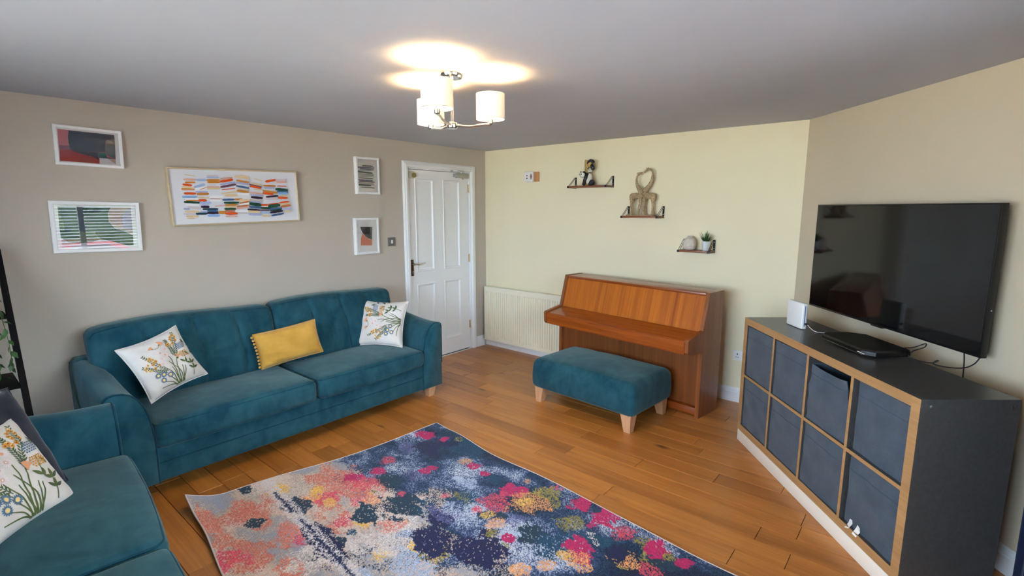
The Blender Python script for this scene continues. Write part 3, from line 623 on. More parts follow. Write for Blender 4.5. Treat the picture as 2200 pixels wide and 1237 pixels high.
def cushion(name, label, loc, rot, w, h, th, mat, seed=1., k=.1, group=None):
    t = thing(name, label, 'cushion', loc, rot, group or ('white embroidered cushions' if mat is M_LINEN else None)); S = pillow_surf(w, h, th, seed, k); n = 28
    b = B(); vs = []; fs = []
    for side in (1, -1):
        o = len(vs)
        for i in range(n + 1):
            for j in range(n + 1): vs.append(tuple(S(-1 + 2 * i / n, -1 + 2 * j / n, side)))
        for i in range(n):
            for j in range(n):
                q = (o + i * (n + 1) + j, o + (i + 1) * (n + 1) + j, o + (i + 1) * (n + 1) + j + 1, o + i * (n + 1) + j + 1); fs.append(q if side > 0 else q[::-1])
    b.add(vs, fs); bm = bmesh.new()
    for v in b.v: bm.verts.new(v)
    bm.verts.ensure_lookup_table()
    for f in b.f: bm.faces.new([bm.verts[i] for i in f])
    bmesh.ops.remove_doubles(bm, verts=bm.verts[:], dist=.0004); b2 = B(); b2.frombm(bm); b2.build('cover', mat, t, angle=80)
    b = B(); pts = [S(u, -1) for u in [-1 + i / 12 for i in range(24)]] + [S(1, v) for v in [-1 + i / 12 for i in range(24)]] + [S(1 - i / 12, 1) for i in range(24)] + [S(-1, 1 - i / 12) for i in range(24)]
    b.tube(pts, .0035, 6, closed=True); b.build('edge_seam', mat, t)
    return t, S
def embroider(t, S, rot=0.):
    """flower embroidery lying on the cushion front; design space u,v in -1..1, v up"""
    b = B(); rr = random.Random(5); lay = [0]
    ca, sa = math.cos(rot), math.sin(rot)
    def P(u, v, lift=.0009):
        u, v = u * ca - v * sa, u * sa + v * ca; u = max(-.97, min(.97, u)); v = max(-.97, min(.97, v))
        p = S(u, v); e = .02; nrm = (S(u + e, v) - S(u - e, v)).cross(S(u, v + e) - S(u, v - e)).normalized()
        if nrm.x < 0: nrm = -nrm
        return tuple(p + nrm * (lift + lay[0]))
    def poly(pts, m):
        b.m = m; lay[0] = lay[0] + .0000025; c = (sum(p[0] for p in pts) / len(pts), sum(p[1] for p in pts) / len(pts)); n = len(pts)
        b.add([P(*p) for p in pts] + [P(*c)], [(i, (i + 1) % n, n) for i in range(n)])
    def stem(pts, w, m=0):
        q = []
        for i in range(len(pts) - 1):
            for k in range(5): q.append(Vector(pts[i]).lerp(Vector(pts[i + 1]), k / 5))
        q.append(Vector(pts[-1]))
        for _ in range(3): q = [q[0]] + [(q[i - 1] + q[i] * 2 + q[i + 1]) / 4 for i in range(1, len(q) - 1)] + [q[-1]]
        b.m = m; vs = []
        for i, p in enumerate(q):
            d = (q[min(i + 1, len(q) - 1)] - q[max(i - 1, 0)]).normalized(); n = Vector((-d.y, d.x)) * w / 2 * (1 - .5 * i / len(q)); vs += [P(*(p + n)), P(*(p - n))]
        b.add(vs, [(2 * i, 2 * i + 1, 2 * i + 3, 2 * i + 2) for i in range(len(q) - 1)])
    def leaf(x, y, a, L, w, m=0):
        d = Vector((math.cos(a), math.sin(a))); n = Vector((-d.y, d.x)); pts = []
        for u, s_ in ((0, 0), (.25, .8), (.5, 1), (.8, .6), (1, 0), (.8, -.6), (.5, -1), (.25, -.8)): q = Vector((x, y)) + d * L * u + n * w / 2 * s_; pts.append((q.x, q.y))
        poly(pts, m)
    def disc(x, y, r, m, n=10):
        poly([(x + r * math.cos(2 * math.pi * i / n), y + r * math.sin(2 * math.pi * i / n)) for i in range(n)], m)
    def blossom(x, y, r):
        for i in range(5): a = 2 * math.pi * i / 5 + rr.random(); disc(x + r * .6 * math.cos(a), y + r * .6 * math.sin(a), r * .5, 1 if rr.random() < .7 else 6, 7)
        disc(x, y, r * .36, 4, 7)
    def sprig(x0, y0, x1, y1, nb, spread=.13):
        stem([(x0, y0), ((x0 + x1) / 2 + .03, (y0 + y1) / 2), (x1, y1)], .02, 7); d = Vector((x1 - x0, y1 - y0)); a0 = math.atan2(d.y, d.x)
        for i in range(13):
            u = .05 + .95 * i / 12
            for s_ in (-1, 1): leaf(x0 + d.x * u, y0 + d.y * u, a0 + s_ * .8, (.1 * (1.15 - .4 * u)), .034, 7 if i % 2 else 0)
        for i in range(nb):
            u = rr.uniform(.5, .9); blossom(x0 + d.x * u + rr.uniform(-spread, spread), y0 + d.y * u + rr.uniform(-spread, spread) * .8, .048)
    def daisy(x, y, r):
        for i in range(14): a = 2 * math.pi * i / 14; leaf(x + r * .3 * math.cos(a), y + r * .3 * math.sin(a), a, r * .72, r * .3, 2)
        disc(x, y, r * .46, 6)
    def pinkd(x, y, r):
        for i in range(12): a = 2 * math.pi * i / 12; leaf(x + r * .35 * math.cos(a), y + r * .35 * math.sin(a), a, r * .65, r * .2, 5)
        disc(x, y, r * .32, 3, 9); disc(x, y, r * .2, 5, 9)
    def fan(x, y, a, r):
        poly([(x, y)] + [(x + r * (1 - .08 * (i % 2)) * math.cos(a + (i - 5) * .13), y + r * (1 - .08 * (i % 2)) * math.sin(a + (i - 5) * .13)) for i in range(11)], 3)
        leaf(x, y, a, r * .42, r * .34, 0)
    def globe(x, y, r, m):
        for i in range(-3, 4):
            for j in range(-3, 4):
                q = (i + .5 * (j % 2)) * .3, j * .27
                if q[0] ** 2 + (q[1] * 1.2) ** 2 < .95: disc(x + q[0] * r, y + q[1] * r, r * .125, m, 6)
    # stems from the bottom
    for pts in ([(-.05, -.92), (-.08, -.5), (-.25, -.1)], [(.0, -.92), (.02, -.5), (.1, -.05), (.06, .12)], [(.06, -.92), (.08, -.55), (.2, -.2), (.28, -.02)], [(.1, -.92), (.16, -.6), (.12, -.3), (-.02, -.05)],
                [(.15, -.92), (.2, -.65), (.3, -.35)], [(-.1, -.92), (-.2, -.75), (-.45, -.62)], [(-.02, -.92), (-.14, -.65), (-.3, -.42)], [(-.06, -.92), (-.25, -.82), (-.6, -.78)], [(.05, -.92), (-.02, -.6), (-.02, -.25)], [(.1, -.9), (.3, -.6), (.36, -.4)]):
        stem(pts, .038, 0)
    sprig(-.2, -.35, -.62, .42, 9); sprig(-.25, -.4, -.78, .08, 4, .1); sprig(.34, .05, .62, .82, 8); sprig(.28, .0, .26, .66, 5, .1)
    for x, y in ((-.38, -.38), (-.2, -.48), (-.46, -.56), (-.55, -.34)): daisy(x, y, .105)
    for x, y in ((-.18, .12), (.0, .2), (-.1, .32), (.08, .38), (-.22, -.05)): pinkd(x, y, .1)
    fan(.28, -.1, 1.2, .2); fan(-.02, .56, .9, .2); fan(-.22, .52, 2.2, .15); stem([(-.2, .52), (-.1, .5), (-.02, .56)], .02, 0)
    globe(.62, .3, .17, 2); stem([(.6, .1), (.55, -.1), (.5, -.2)], .024, 0); globe(.58, .0, .17, 1)
    for x, y, a in ((.8, .32, 1.9), (.85, .2, .6), (.84, -.1, .9), (.72, -.12, 2.), (.9, -.22, .2), (.62, -.42, .5), (.62, -.42, 1.5), (.62, -.42, 2.6), (.58, -.62, .3), (.58, -.62, 1.2), (.58, -.62, 2.3), (.45, -.3, 2.2), (.46, -.34, 1.2)): leaf(x, y, a, .2, .075, 0 if a > 1 else 7)
    stem([(.5, -.85), (.58, -.62), (.62, -.4)], .022, 0)
    eo = b.build('embroidery', THREADS, t, angle=80); eo['kind'] = 'stuff'; return eo
t, S = cushion('cushion', 'white cushion with flower embroidery against left arm of long sofa', (.485, -3.488, .69), (.22, -.47, .2), .375, .375, .12, M_LINEN, 1.3); embroider(t, S)
t, S = cushion('cushion', 'white embroidered cushion in the door-side corner of long sofa', (.47, -1.847, .652), (-.017, -.534, -.945), .42, .42, .12, M_LINEN, 4.1); embroider(t, S, R(90))
t, S = cushion('cushion', 'white embroidered cushion on the cropped lower left sofa', (1.516, -4.322, .635), (-.078, -.571, .822), .43, .43, .13, M_LINEN, 7.7); embroider(t, S)
cushion('cushion', 'dark navy plush cushion behind the white one on cropped sofa', (1.385, -4.335, .705), (-.12, -.5, .82), .47, .47, .12, M_NAVYF, 2.2, .04)
t, S = cushion('cushion', 'mustard yellow oblong cushion between the long sofa seats', (.475, -2.683, .645), (.12, -.25, -.2), .45, .26, .10, M_YELLOW, 9.2, .05)
b = B()
for sd in (-1,):
    for i in range(10):
        v = -.85 + 1.7 * i / 9; p = S(sd, v); b.ball((p.x + .01, p.y + sd * .014, p.z), .0095, 8, 6); b.tube([tuple(p), (p.x, p.y + sd * .008, p.z)], .0015, 5)
pf = b.build('pompom_trim', M_YELLOW, t); pf['kind'] = 'stuff'

# ------------------------------------------------------------------ footstool
t = thing('footstool', 'teal velvet footstool on pale tapered legs before piano', 'footstool', (2.085, -.865, 0), (0, 0, R(-4.5)))
def df(q, n):
    x, y, z = q; 
    if n.z > .3: z += .035 * (1 - n.x ** 2) * (1 - n.y ** 2) + .004 * noise.noise(Vector((x * 6, y * 6, 0)))
    tz = (z - .12) / .28; x *= 1 - .02 * max(0, tz) ** 2; y *= 1 - .03 * max(0, tz) ** 2
    return (x + math.copysign(.006, n.x) * (1 - n.z ** 2) * (abs(n.x) > .9), y + math.copysign(.008, n.y) * (1 - n.z ** 2) * (abs(n.y) > .9), z)
b = B(); b.soft(-.5, .5, -.3, .3, .125, .385, .05, (18, 12, 6), df); b.build('cushion_top', M_VELVET, t, angle=70)
for sx in (-1, 1):
    for sy in (-1, 1):
        b = B(); x, y = sx * .425, sy * .235; w, v = .045, .026; dx, dy = sx * .012, sy * .012
        b.add([(x - w, y - w, .14), (x + w, y - w, .14), (x + w, y + w, .14), (x - w, y + w, .14), (x + dx - v, y + dy - v, 0), (x + dx + v, y + dy - v, 0), (x + dx + v, y + dy + v, 0), (x + dx - v, y + dy + v, 0)],
              [(0, 1, 2, 3), (7, 6, 5, 4), (0, 4, 5, 1), (1, 5, 6, 2), (2, 6, 7, 3), (3, 7, 4, 0)]); b.build('leg', M_LEG, t, smooth=False)

# ------------------------------------------------------------------ piano
t = thing('upright_piano', 'upright piano in glossy orange-brown teak, lid closed', 'piano', (2.1145, -.174, 0), (0, 0, R(-8.1)))
PWD = .75
sp = [(0, .0), (-.30, .0), (-.30, .715), (-.222, 1.0), (0, 1.0)]
for sg in (-1, 1):
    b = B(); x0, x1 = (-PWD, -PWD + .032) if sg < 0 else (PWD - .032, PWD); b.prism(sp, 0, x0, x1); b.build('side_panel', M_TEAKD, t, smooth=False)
xi = PWD - .033
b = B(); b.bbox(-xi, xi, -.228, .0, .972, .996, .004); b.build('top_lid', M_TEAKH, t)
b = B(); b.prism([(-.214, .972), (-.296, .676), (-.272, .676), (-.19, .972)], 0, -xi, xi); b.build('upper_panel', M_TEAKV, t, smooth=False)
for sg in (-1, 1):
    x0, x1 = (-PWD, -PWD + .03) if sg < 0 else (PWD - .03, PWD)
    b = B(); b.prism([(-.3005, .545), (-.50, .555), (-.518, .575), (-.522, .66), (-.512, .674), (-.3005, .712)], 0, x0, x1); b.build('key_cheek', M_TEAKD, t, smooth=False)
b = B(); b.prism([(-.296, .675), (-.296, .7), (-.40, .682), (-.40, .658)], 0, -xi + .002, xi - .002); b.build('fallboard', M_TEAKH, t, smooth=False)
b = B(); b.prism([(-.4015, .658), (-.4015, .6818), (-.502, .664), (-.516, .655), (-.518, .615), (-.498, .615), (-.496, .644)], 0, -xi + .002, xi - .002); b.build('fallboard_flap', M_TEAKH, t, smooth=False)
b = B(); b.prism([(-.27, .55), (-.512, .558), (-.516, .614), (-.27, .614)], 0, -xi + .002, xi - .002); b.build('keybed', M_TEAKH, t, smooth=False)
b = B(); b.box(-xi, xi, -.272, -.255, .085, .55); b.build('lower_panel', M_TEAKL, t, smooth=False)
b = B(); b.bbox(-xi, xi, -.288, -.02, .012, .07, .003); b.build('bottom_rail', M_TEAKH, t)
b = B(); b.box(-xi, xi, -.02, -.004, .02, .97); b.build('back_board', M_TEAKD, t, smooth=False)
for x in (-.14, .0, .14):
    b = B(); b.tube([(x, -.25, .078), (x, -.29, .077), (x, -.35, .07), (x, -.39, .058)], [.008, .009, .014, .01], 8); b.build('pedal', M_BRASS, t)

# ------------------------------------------------------------------ radiator
t = framed(thing('radiator', 'cream ribbed panel radiator between door corner and piano', 'radiator'), Vector((.06, -.035, .085)), (1, 0, 0))
RW, RH = 1.15, .65; nf = 35; pr = []
x = .012
for i in range(nf):
    p = (RW - .024) / nf; x = .012 + i * p
    pr += [(x, .066), (x + p * .38, .066), (x + p * .5, .053), (x + p * .8, .053), (x + p * .92, .066)]
pr.append((RW - .012, .066)); b = B(); vs = []
zs = [(.0, .0, .058), (.004, .0, .066), (.035, 0, .066), (.05, 1, 0), (RH - .07, 1, 0), (RH - .055, 0, .066), (RH - .006, 0, .066), (RH, 0, .06)]
for y, fl, zz in zs:
    for px, pz in pr: vs.append((px, y, pz if fl else zz))
k = len(pr); b.add(vs, [(i * k + j, i * k + j + 1, (i + 1) * k + j + 1, (i + 1) * k + j) for i in range(len(zs) - 1) for j in range(k - 1)])
b.box(0, .012, 0, RH, 0, .064); b.box(RW - .012, RW, 0, RH, 0, .064); b.box(.012, RW - .012, 0, RH - .01, .0, .006); b.box(.012, RW - .012, .0, .004, 0, .058)
b.build('panel', M_CREAMW, t, smooth=False)
b = B()
for i in range(46): xx = .014 + i * (RW - .04) / 45; b.box(xx, xx + .01, RH - .012, RH - .004, .008, .058)
b.box(.012, RW - .012, RH - .012, RH - .002, .006, .012); b.box(.012, RW - .012, RH - .012, RH - .002, .05, .06); gr = b.build('top_grille', M_CREAMW, t, smooth=False); gr['kind'] = 'stuff'
b = B(); b.tube([(-.012, .05, .03), (-.012, -.085, .03)], .007, 10); b.tube([(-.012, .04, .03), (.004, .04, .03)], .009, 10); b.lathe([(.012, .045), (.014, .06), (.013, .1), (.006, .104)], (-.012, 0, .03), 14, 1); b.build('valve_pipe', M_STEEL, t)
for xx in (.2, .95):
    b = B(); b.box(xx, xx + .03, .05, .6, -.034, 0); b.build('wall_bracket', M_CREAMW, t, smooth=False)

# ------------------------------------------------------------------ storage cabinet on the canted wall
CA = K0 + KD * .45 + KN * .60; CB = K0 + KD * 1.99 + KN * .632
CROT = math.atan2(CB.y - CA.y, CB.x - CA.x); CL = 1.54; CD = .40; CZ0, CZ1 = .08, .895
cab = thing('storage_cabinet', 'grey and oak-edged cube cabinet of eight cells below television', 'cabinet', (CA.x, CA.y, 0), (0, 0, CROT))
T, TI = .045, .018
def board(name, x0, x1, z0, z1, y1=CD):
    b = B(); b.box(x0, x1, .0015, y1, z0, z1); o = b.build(name, M_GREY, cab, smooth=False)
    e = B(); e.box(x0, x1, 0, .0015, z0, z1); e.build('edging', M_OAKEDGE, o, smooth=False); return o
board('side_panel', 0, T, CZ0, CZ1); board('side_panel', CL - T, CL, CZ0, CZ1)
board('top_panel', T, CL - T, CZ1 - T, CZ1); board('bottom_panel', T, CL - T, CZ0, CZ0 + T)
cw = (CL - 2 * T - 3 * TI) / 4; ch = (CZ1 - CZ0 - 2 * T - TI) / 2
for i in (1, 2, 3): x = T + i * cw + (i - 1) * TI; board('divider', x, x + TI, CZ0 + T, CZ1 - T)
for i in range(4): x = T + i * (cw + TI); board('shelf_board', x, x + cw, CZ0 + T + ch, CZ0 + T + ch + TI)
b = B(); b.box(T, CL - T, CD - .006, CD, CZ0 + T, CZ1 - T); b.build('back_panel', M_GREY, cab, smooth=False)
b = B(); b.bbox(.012, CL - .01, -.002, .016, 0, CZ0 - .001, .003); b.box(.02, .04, .016, CD - .02, 0, CZ0 - .001); b.box(CL - .04, CL - .02, .016, CD - .02, 0, CZ0 - .001)
b.build('plinth', plain('cream_plinth', C8(234, 224, 208), .5), cab)
for y in (.045, CD - .03):
    b = B(); b.lathe([(.007, CL), (.007, CL + .001), (.004, CL + .002), (0, CL + .002)], (0, y, CZ1 - .03), 12, 0); b.build('cover_cap', M_STEEL, cab)

def make_bin(i, j, label, recess=.012, slump=0., dx=0., rz=0.):
    x = T + i * (cw + TI) + cw / 2 + dx; z = CZ0 + T + j * (ch + TI) + .001
    P = Matrix.Rotation(CROT, 4, 'Z'); loc = CA + P @ Vector((x, recess, z))
    t = thing('storage_bin', label, 'storage bin', loc, (0, 0, CROT + rz), 'fabric bins in the cube cabinet')
    w, h, d = .336, .34, .355; sd = i * 3.1 + j * 7.7; nx, nz = 14, 14
    def F(u, v, off):
        xx = -w / 2 + u * w; zz = v * h; top = max(0, (v - .45) / .55)
        xx += slump * top * (.02 if u < .5 else -.035) * abs(2 * u - 1) + slump * .006 * math.sin(v * 19) * (u < .05)
        zz -= slump * top * top * (.03 + .02 * math.sin(u * 3.1))
        yy = off + .004 * noise.noise(Vector((u * 3, v * 3, sd))) + .005 * noise.noise(Vector((u * 2 + v * 3, v * 1.2, sd + 5))) + slump * .02 * top * math.sin(u * 3.14) - .004 * math.sin(u * 3.14) * math.sin(v * 3.14)
        return (xx, yy + .004, zz)
    b = B(); vs = [F(a / nx, c / nz, 0) for a in range(nx + 1) for c in range(nz + 1)] + [F(a / nx, c / nz, .004) for a in range(nx + 1) for c in range(nz + 1)]
    q = (nx + 1) * (nz + 1); fs = []
    for a in range(nx):
        for c in range(nz):
            k = a * (nz + 1) + c; fs += [(k, k + nz + 1, k + nz + 2, k + 1), (q + k + 1, q + k + nz + 2, q + k + nz + 1, q + k)]
    for c in range(nz): k2 = nx * (nz + 1) + c; fs += [(c, c + 1, q + c + 1, q + c), (k2 + 1, k2, q + k2, q + k2 + 1)]
    for a in range(nx): k = a * (nz + 1); fs += [(k + nz, k + nz + nz + 1, q + k + nz + nz + 1, q + k + nz), (k + nz + 1, k, q + k, q + k + nz + 1)]
    b.add(vs, fs); b.build('front', M_BIN, t, angle=70)
    b = B()
    for sx in (-1, 1): b.box(sx * w / 2 - .002, sx * w / 2 + .002, .012, d, .002, h - slump * .03)
    b.box(-w / 2, w / 2, d - .004, d, .002, h); b.box(-w / 2, w / 2, .01, d, 0, .005); b.build('body', M_BIN, t, smooth=False)
    b = B(); pts = [Vector(F(a / 20, .80 + .004 * math.sin(a * .7 + sd), -.0004)) for a in range(21)]; b.tube(pts, .0013, 5); b.build('hem_stitching', plain('bin_seam', C8(62, 76, 94), .9), t)
    b = B(); pts = [Vector(F(a / 20, 1., .002)) for a in range(21)]; b.tube(pts, .0032, 6); b.build('rim', M_BIN, t)
    return t
NAMES = [['leftmost', 'second', 'third', 'rightmost']] * 2
for i in range(4):
    for j in range(2):
        s = (2, 1) == (i, j)
        lab = ('slumped slate fabric bin gaping at the top, third along the upper row' if s else
               'slate blue fabric bin, %s in the %s row of the cabinet' % (['leftmost', 'second from left', 'third from left', 'rightmost'][i], 'upper' if j else 'lower'))
        if (i, j) == (3, 0): lab = 'slate blue fabric bin with white tags, rightmost in the lower row'
        t = make_bin(i, j, lab, [.006, .007, .007, .016][i], 1. if s else 0., [0, 0, -.002, .006][i], [0, 0, 0, R(-1)][i])
        if (i, j) == (3, 0):
            for x, a in ((-.115, .3), (-.06, -.2)):
                b = B(); c, s_ = math.cos(a), math.sin(a); vs = []
                for (u, v, y) in ((-.018, 0, 0), (.018, 0, 0), (.02, -.03, -.034), (-.014, -.034, -.037), (-.01, .028, .0), (.012, .025, 0)): vs.append((x + u * c * .8, y * .55 - .003, .012 + v * .75 + u * s_ * .8))
                vs += [(p[0], p[1] + .0006, p[2]) for p in vs]
                b.add(vs, [(0, 1, 2, 3), (0, 4, 5, 1), (6, 9, 8, 7), (6, 7, 11, 10), (2, 8, 9, 3), (4, 10, 11, 5)]); b.build('care_tag', M_PLASTICW, t, smooth=False)

# ------------------------------------------------------------------ television
tv = framed(thing('television', 'large black flat screen television mounted on angled wall', 'television'), K0 + KD * 1.01 + Vector((0, 0, 1.317)), KD)
tw, th_ = 1.318, .707
b = B(); b.bbox(-tw / 2, tw / 2, -th_ / 2, th_ / 2, .068, .098, .003); b.build('housing', M_PLASTICB, tv)
g = N('dark_screen'); g.pr(col=(.0035, .0035, .004, 1), rough=.07, spec=.55); M_SCREEN = g.m
b = B(); b.box(-tw / 2 + .007, tw / 2 - .007, -th_ / 2 + .012, th_ / 2 - .007, .098, .0995); b.build('screen', M_SCREEN, tv, smooth=False)
b = B(); b.bbox(-.045, .045, -th_ / 2 - .007, -th_ / 2 + .002, .075, .098, .002); b.build('logo_bar', M_PLASTICB, tv)
b = B(); b.bbox(-.5, .5, -.3, .12, .03, .07, .02); b.build('rear_bulge', M_PLASTICB, tv)
b = B(); b.box(-.22, .22, -.1, .1, 0.0, .032); b.build('wall_mount', M_BLACK, tv, smooth=False)
b = B(); b.ball((tw / 2 + .0005, -.13, .08), (.0012, .004, .004), 8, 6); b.build('side_screw', M_STEEL, tv)

def cabinet_point(t_, off, z): return K0 + KD * t_ + KN * off + Vector((0, 0, z))
ZT = CZ1
# router
rt = framed(thing('router', 'upright white broadband router at the far end of cabinet', 'router'), cabinet_point(.737, .41, ZT), KD)
b = B(); b.bbox(-.085, .085, .001, .165, -.018, .016, .008, 3); b.build('case', M_PLASTICW, rt)
b = B(); b.box(.0852, .0856, .02, .15, -.004, .002); b.build('side_slot', plain('blue_grey_vent', C8(96, 120, 160), .5), rt, smooth=False)
b = B(); b.box(.085, .105, .03, .042, -.016, -.004); b.build('plug', M_PLASTICB, rt, smooth=False)
# set-top box
sb = thing('set_top_box', 'flat black set-top box with slanted ends lying on cabinet', 'set-top box', cabinet_point(1.24, .335, ZT), (0, 0, CROT))
def oct_(w, d, c, z): return [(-w / 2 + c * 1.6, d / 2, z), (-w / 2, d / 2 - c * 2.2, z), (-w / 2 + .004, -d / 2 + c, z), (-w / 2 + c, -d / 2, z), (w / 2 - c * 1.2, -d / 2, z), (w / 2, -d / 2 + c * 1.4, z), (w / 2, d / 2 - c * .5, z), (w / 2 - c * .5, d / 2, z)][::-1]
b = B(); lv = [(.38, .215, .03, .006), (.405, .24, .035, .012), (.405, .24, .035, .03), (.395, .23, .034, .04)]
vs = [p for l in lv for p in oct_(*l)]; fs = [tuple(range(7, -1, -1)), tuple(24 + k for k in range(8))] + [(i * 8 + k, i * 8 + (k + 1) % 8, (i + 1) * 8 + (k + 1) % 8, (i + 1) * 8 + k) for i in range(3) for k in range(8)]
b.add(vs, fs); b.build('case', plain('gloss_black', C8(12, 12, 13), .22), sb, smooth=False)
b = B(); pts = [Vector(p) for p in oct_(.407, .242, .035, .0125)]; b.tube([pts[i] for i in (6, 5, 4, 3, 2)], .0008, 6); b.build('chrome_trim', M_CHROME, sb)
b = B(); b.box(-.19, -.176, -.0865, -.0858, .02, .025); b.box(.135, .19, -.1215, -.121, .02, .0225); b.build('status_mark', M_PLASTICW, sb, smooth=False)
b = B()
for x in (-.14, .14):
    for y in (-.07, .07): b.lathe([(.012, 0), (.012, .007)], (x, y, 0), 12)
b.build('foot', M_PLASTICB, sb)
# cables
def cable(name, label, pts, r, mat, group='cables around the cabinet top'):
    P = [cabinet_point(*p) for p in pts]; Q = []
    for i in range(len(P) - 1):
        a, b_, c, d = P[max(i - 1, 0)], P[i], P[i + 1], P[min(i + 2, len(P) - 1)]
        for k in range(8):
            u = k / 8; Q.append(.5 * ((2 * b_) + (c - a) * u + (2 * a - 5 * b_ + 4 * c - d) * u * u + (3 * b_ - a - 3 * c + d) * u ** 3))
    Q.append(P[-1]); b = B(); b.tube(Q, r, 7); return tag(b.build(name, mat), label, 'cable', group)
cable('cable', 'black cable looping from the set-top box up behind television', [(1.33, .225, ZT + .02), (1.36, .16, ZT + .035), (1.375, .135, ZT + .05), (1.40, .125, ZT + .066), (1.41, .14, ZT + .05), (1.405, .19, ZT + .03), (1.42, .215, ZT + .02)], .0028, M_CABLE)
cable('cable', 'black cable with a knot drooping from television corner to set-top box', [(1.445, .25, ZT + .018), (1.475, .23, ZT + .004), (1.52, .21, ZT + .004), (1.545, .2, ZT + .012), (1.55, .185, ZT + .022), (1.538, .185, ZT + .018), (1.545, .2, ZT + .004), (1.60, .175, ZT + .004), (1.63, .13, ZT + .012), (1.645, .1, ZT + .035), (1.65, .082, ZT + .066)], .003, M_CABLE)
cable('cable', 'straight black cable hanging from television down behind cabinet', [(1.565, .078, ZT + .067), (1.565, .07, ZT), (1.565, .06, ZT - .2), (1.56, .03, .3)], .003, M_CABLE)
cable('cable', 'thin pale cable running from the router to the wall', [(.84, .4, ZT + .036), (.88, .37, ZT + .002), (.93, .3, ZT + .0025), (.98, .22, ZT + .002), (1.0, .15, ZT - .01), (1.0, .05, ZT - .15), (1.0, .02, .3)], .0018, M_PLASTICW)

# ------------------------------------------------------------------ wall fittings on the back wall
t = framed(thing('wall_socket', 'white double wall socket half hidden by cabinet', 'socket'), Vector((2.955, -.0005, .41)), (1, 0, 0))
b = B(); b.bbox(-.073, .073, -.043, .043, 0, .01, .003); b.build('plate', M_PLASTICW, t)
b = B()
for x in (-.036, .036): b.box(x - .004, x + .004, .004, .018, .0098, .0104); b.box(x - .013, x - .006, -.018, -.012, .0098, .0104); b.box(x + .006, x + .013, -.018, -.012, .0098, .0104)
b.build('pin_slot', M_PLASTICB, t, smooth=False)
t = framed(thing('alarm_sensor', 'white alarm box with red lens on small wooden block', 'alarm'), Vector((.69, -.0005, 1.982)), (1, 0, 0))
b = B(); b.bbox(-.02, .105, -.052, .052, 0, .022, .003); b.build('backing_block', wood('pine_block', C8(176, 116, 66), C8(206, 148, 92), 1, 3.), t)
b = B(); b.bbox(-.066, .058, -.056, .056, .0225, .062, .014, 4); b.build('housing', M_PLASTICW, t)
b = B()
for z in (.012, -.016): b.bbox(-.028, -.012, z - .007, z + .005, .0615, .0632, .0006, 1)
b.build('slot', M_PLASTICB, t)
b = B(); b.ball((.036, 0, .0615), (.011, .034, .003), 16, 8); b.build('lens_surround', plain('grey_lens', C8(120, 118, 122), .3), t)
b = B(); b.ball((.038, 0, .0645), (.007, .012, .003), 12, 8); b.build('red_lens', plain('red_lens', C8(170, 30, 34), .25), t)

def wall_shelf(label, x0, x1, z, d=.15, hb=.108):
    t = framed(thing('wall_shelf', label, 'shelf', group='triangular bracket shelves above piano'), Vector((x0, -.0005, z)), (1, 0, 0)); w = x1 - x0
    b = B(); b.bbox(-.008, w + .008, .003, .019, .001, d - .004, .002); b.build('shelf_board', M_SHELFW, t)
    for x in (0, w):
        b = B(); b.box(x - .009, x + .009, 0, hb, 0, .003); b.box(x - .009, x + .009, 0, .003, .003, d); b.box(x - .009, x + .009, hb - .003, hb, .003, .016)
        for s_ in (-1, 1): b.tube([(x + s_ * .0065, hb - .002, .014), (x + s_ * .0065, .003, d - .001)], .0023, 6)
        b.box(x - .009, x + .009, .0, .02, d - .004, d); o = b.build('bracket', M_BLACK, t)
        b = B()
        for y in (.034, .088): b.ball((x, y, .004), (.005, .005, .002), 10, 6)
        b.build('screw', M_STEEL, o)
    return t
wall_shelf('dark wood shelf on black brackets holding the panda figurine', 1.257, 1.68, 1.845)
wall_shelf('dark wood shelf on black brackets holding the giraffe figurine', 1.856, 2.2, 1.558)
wall_shelf('small dark wood shelf on black brackets holding vase and succulent', 2.411, 2.668, 1.272)

def fuse(o, vox, sub=0):
    """merge overlapping volumes into one continuous skin"""
    m = o.modifiers.new('r', 'REMESH'); m.mode = 'VOXEL'; m.voxel_size = vox; m.use_smooth_shade = True
    s = o.modifiers.new('s', 'SMOOTH'); s.factor = .5; s.iterations = 3
    dg = bpy.context.evaluated_depsgraph_get(); me = bpy.data.meshes.new_from_object(o.evaluated_get(dg)); o.modifiers.clear(); o.data = me
    for p in me.polygons: p.use_smooth = True
    return o
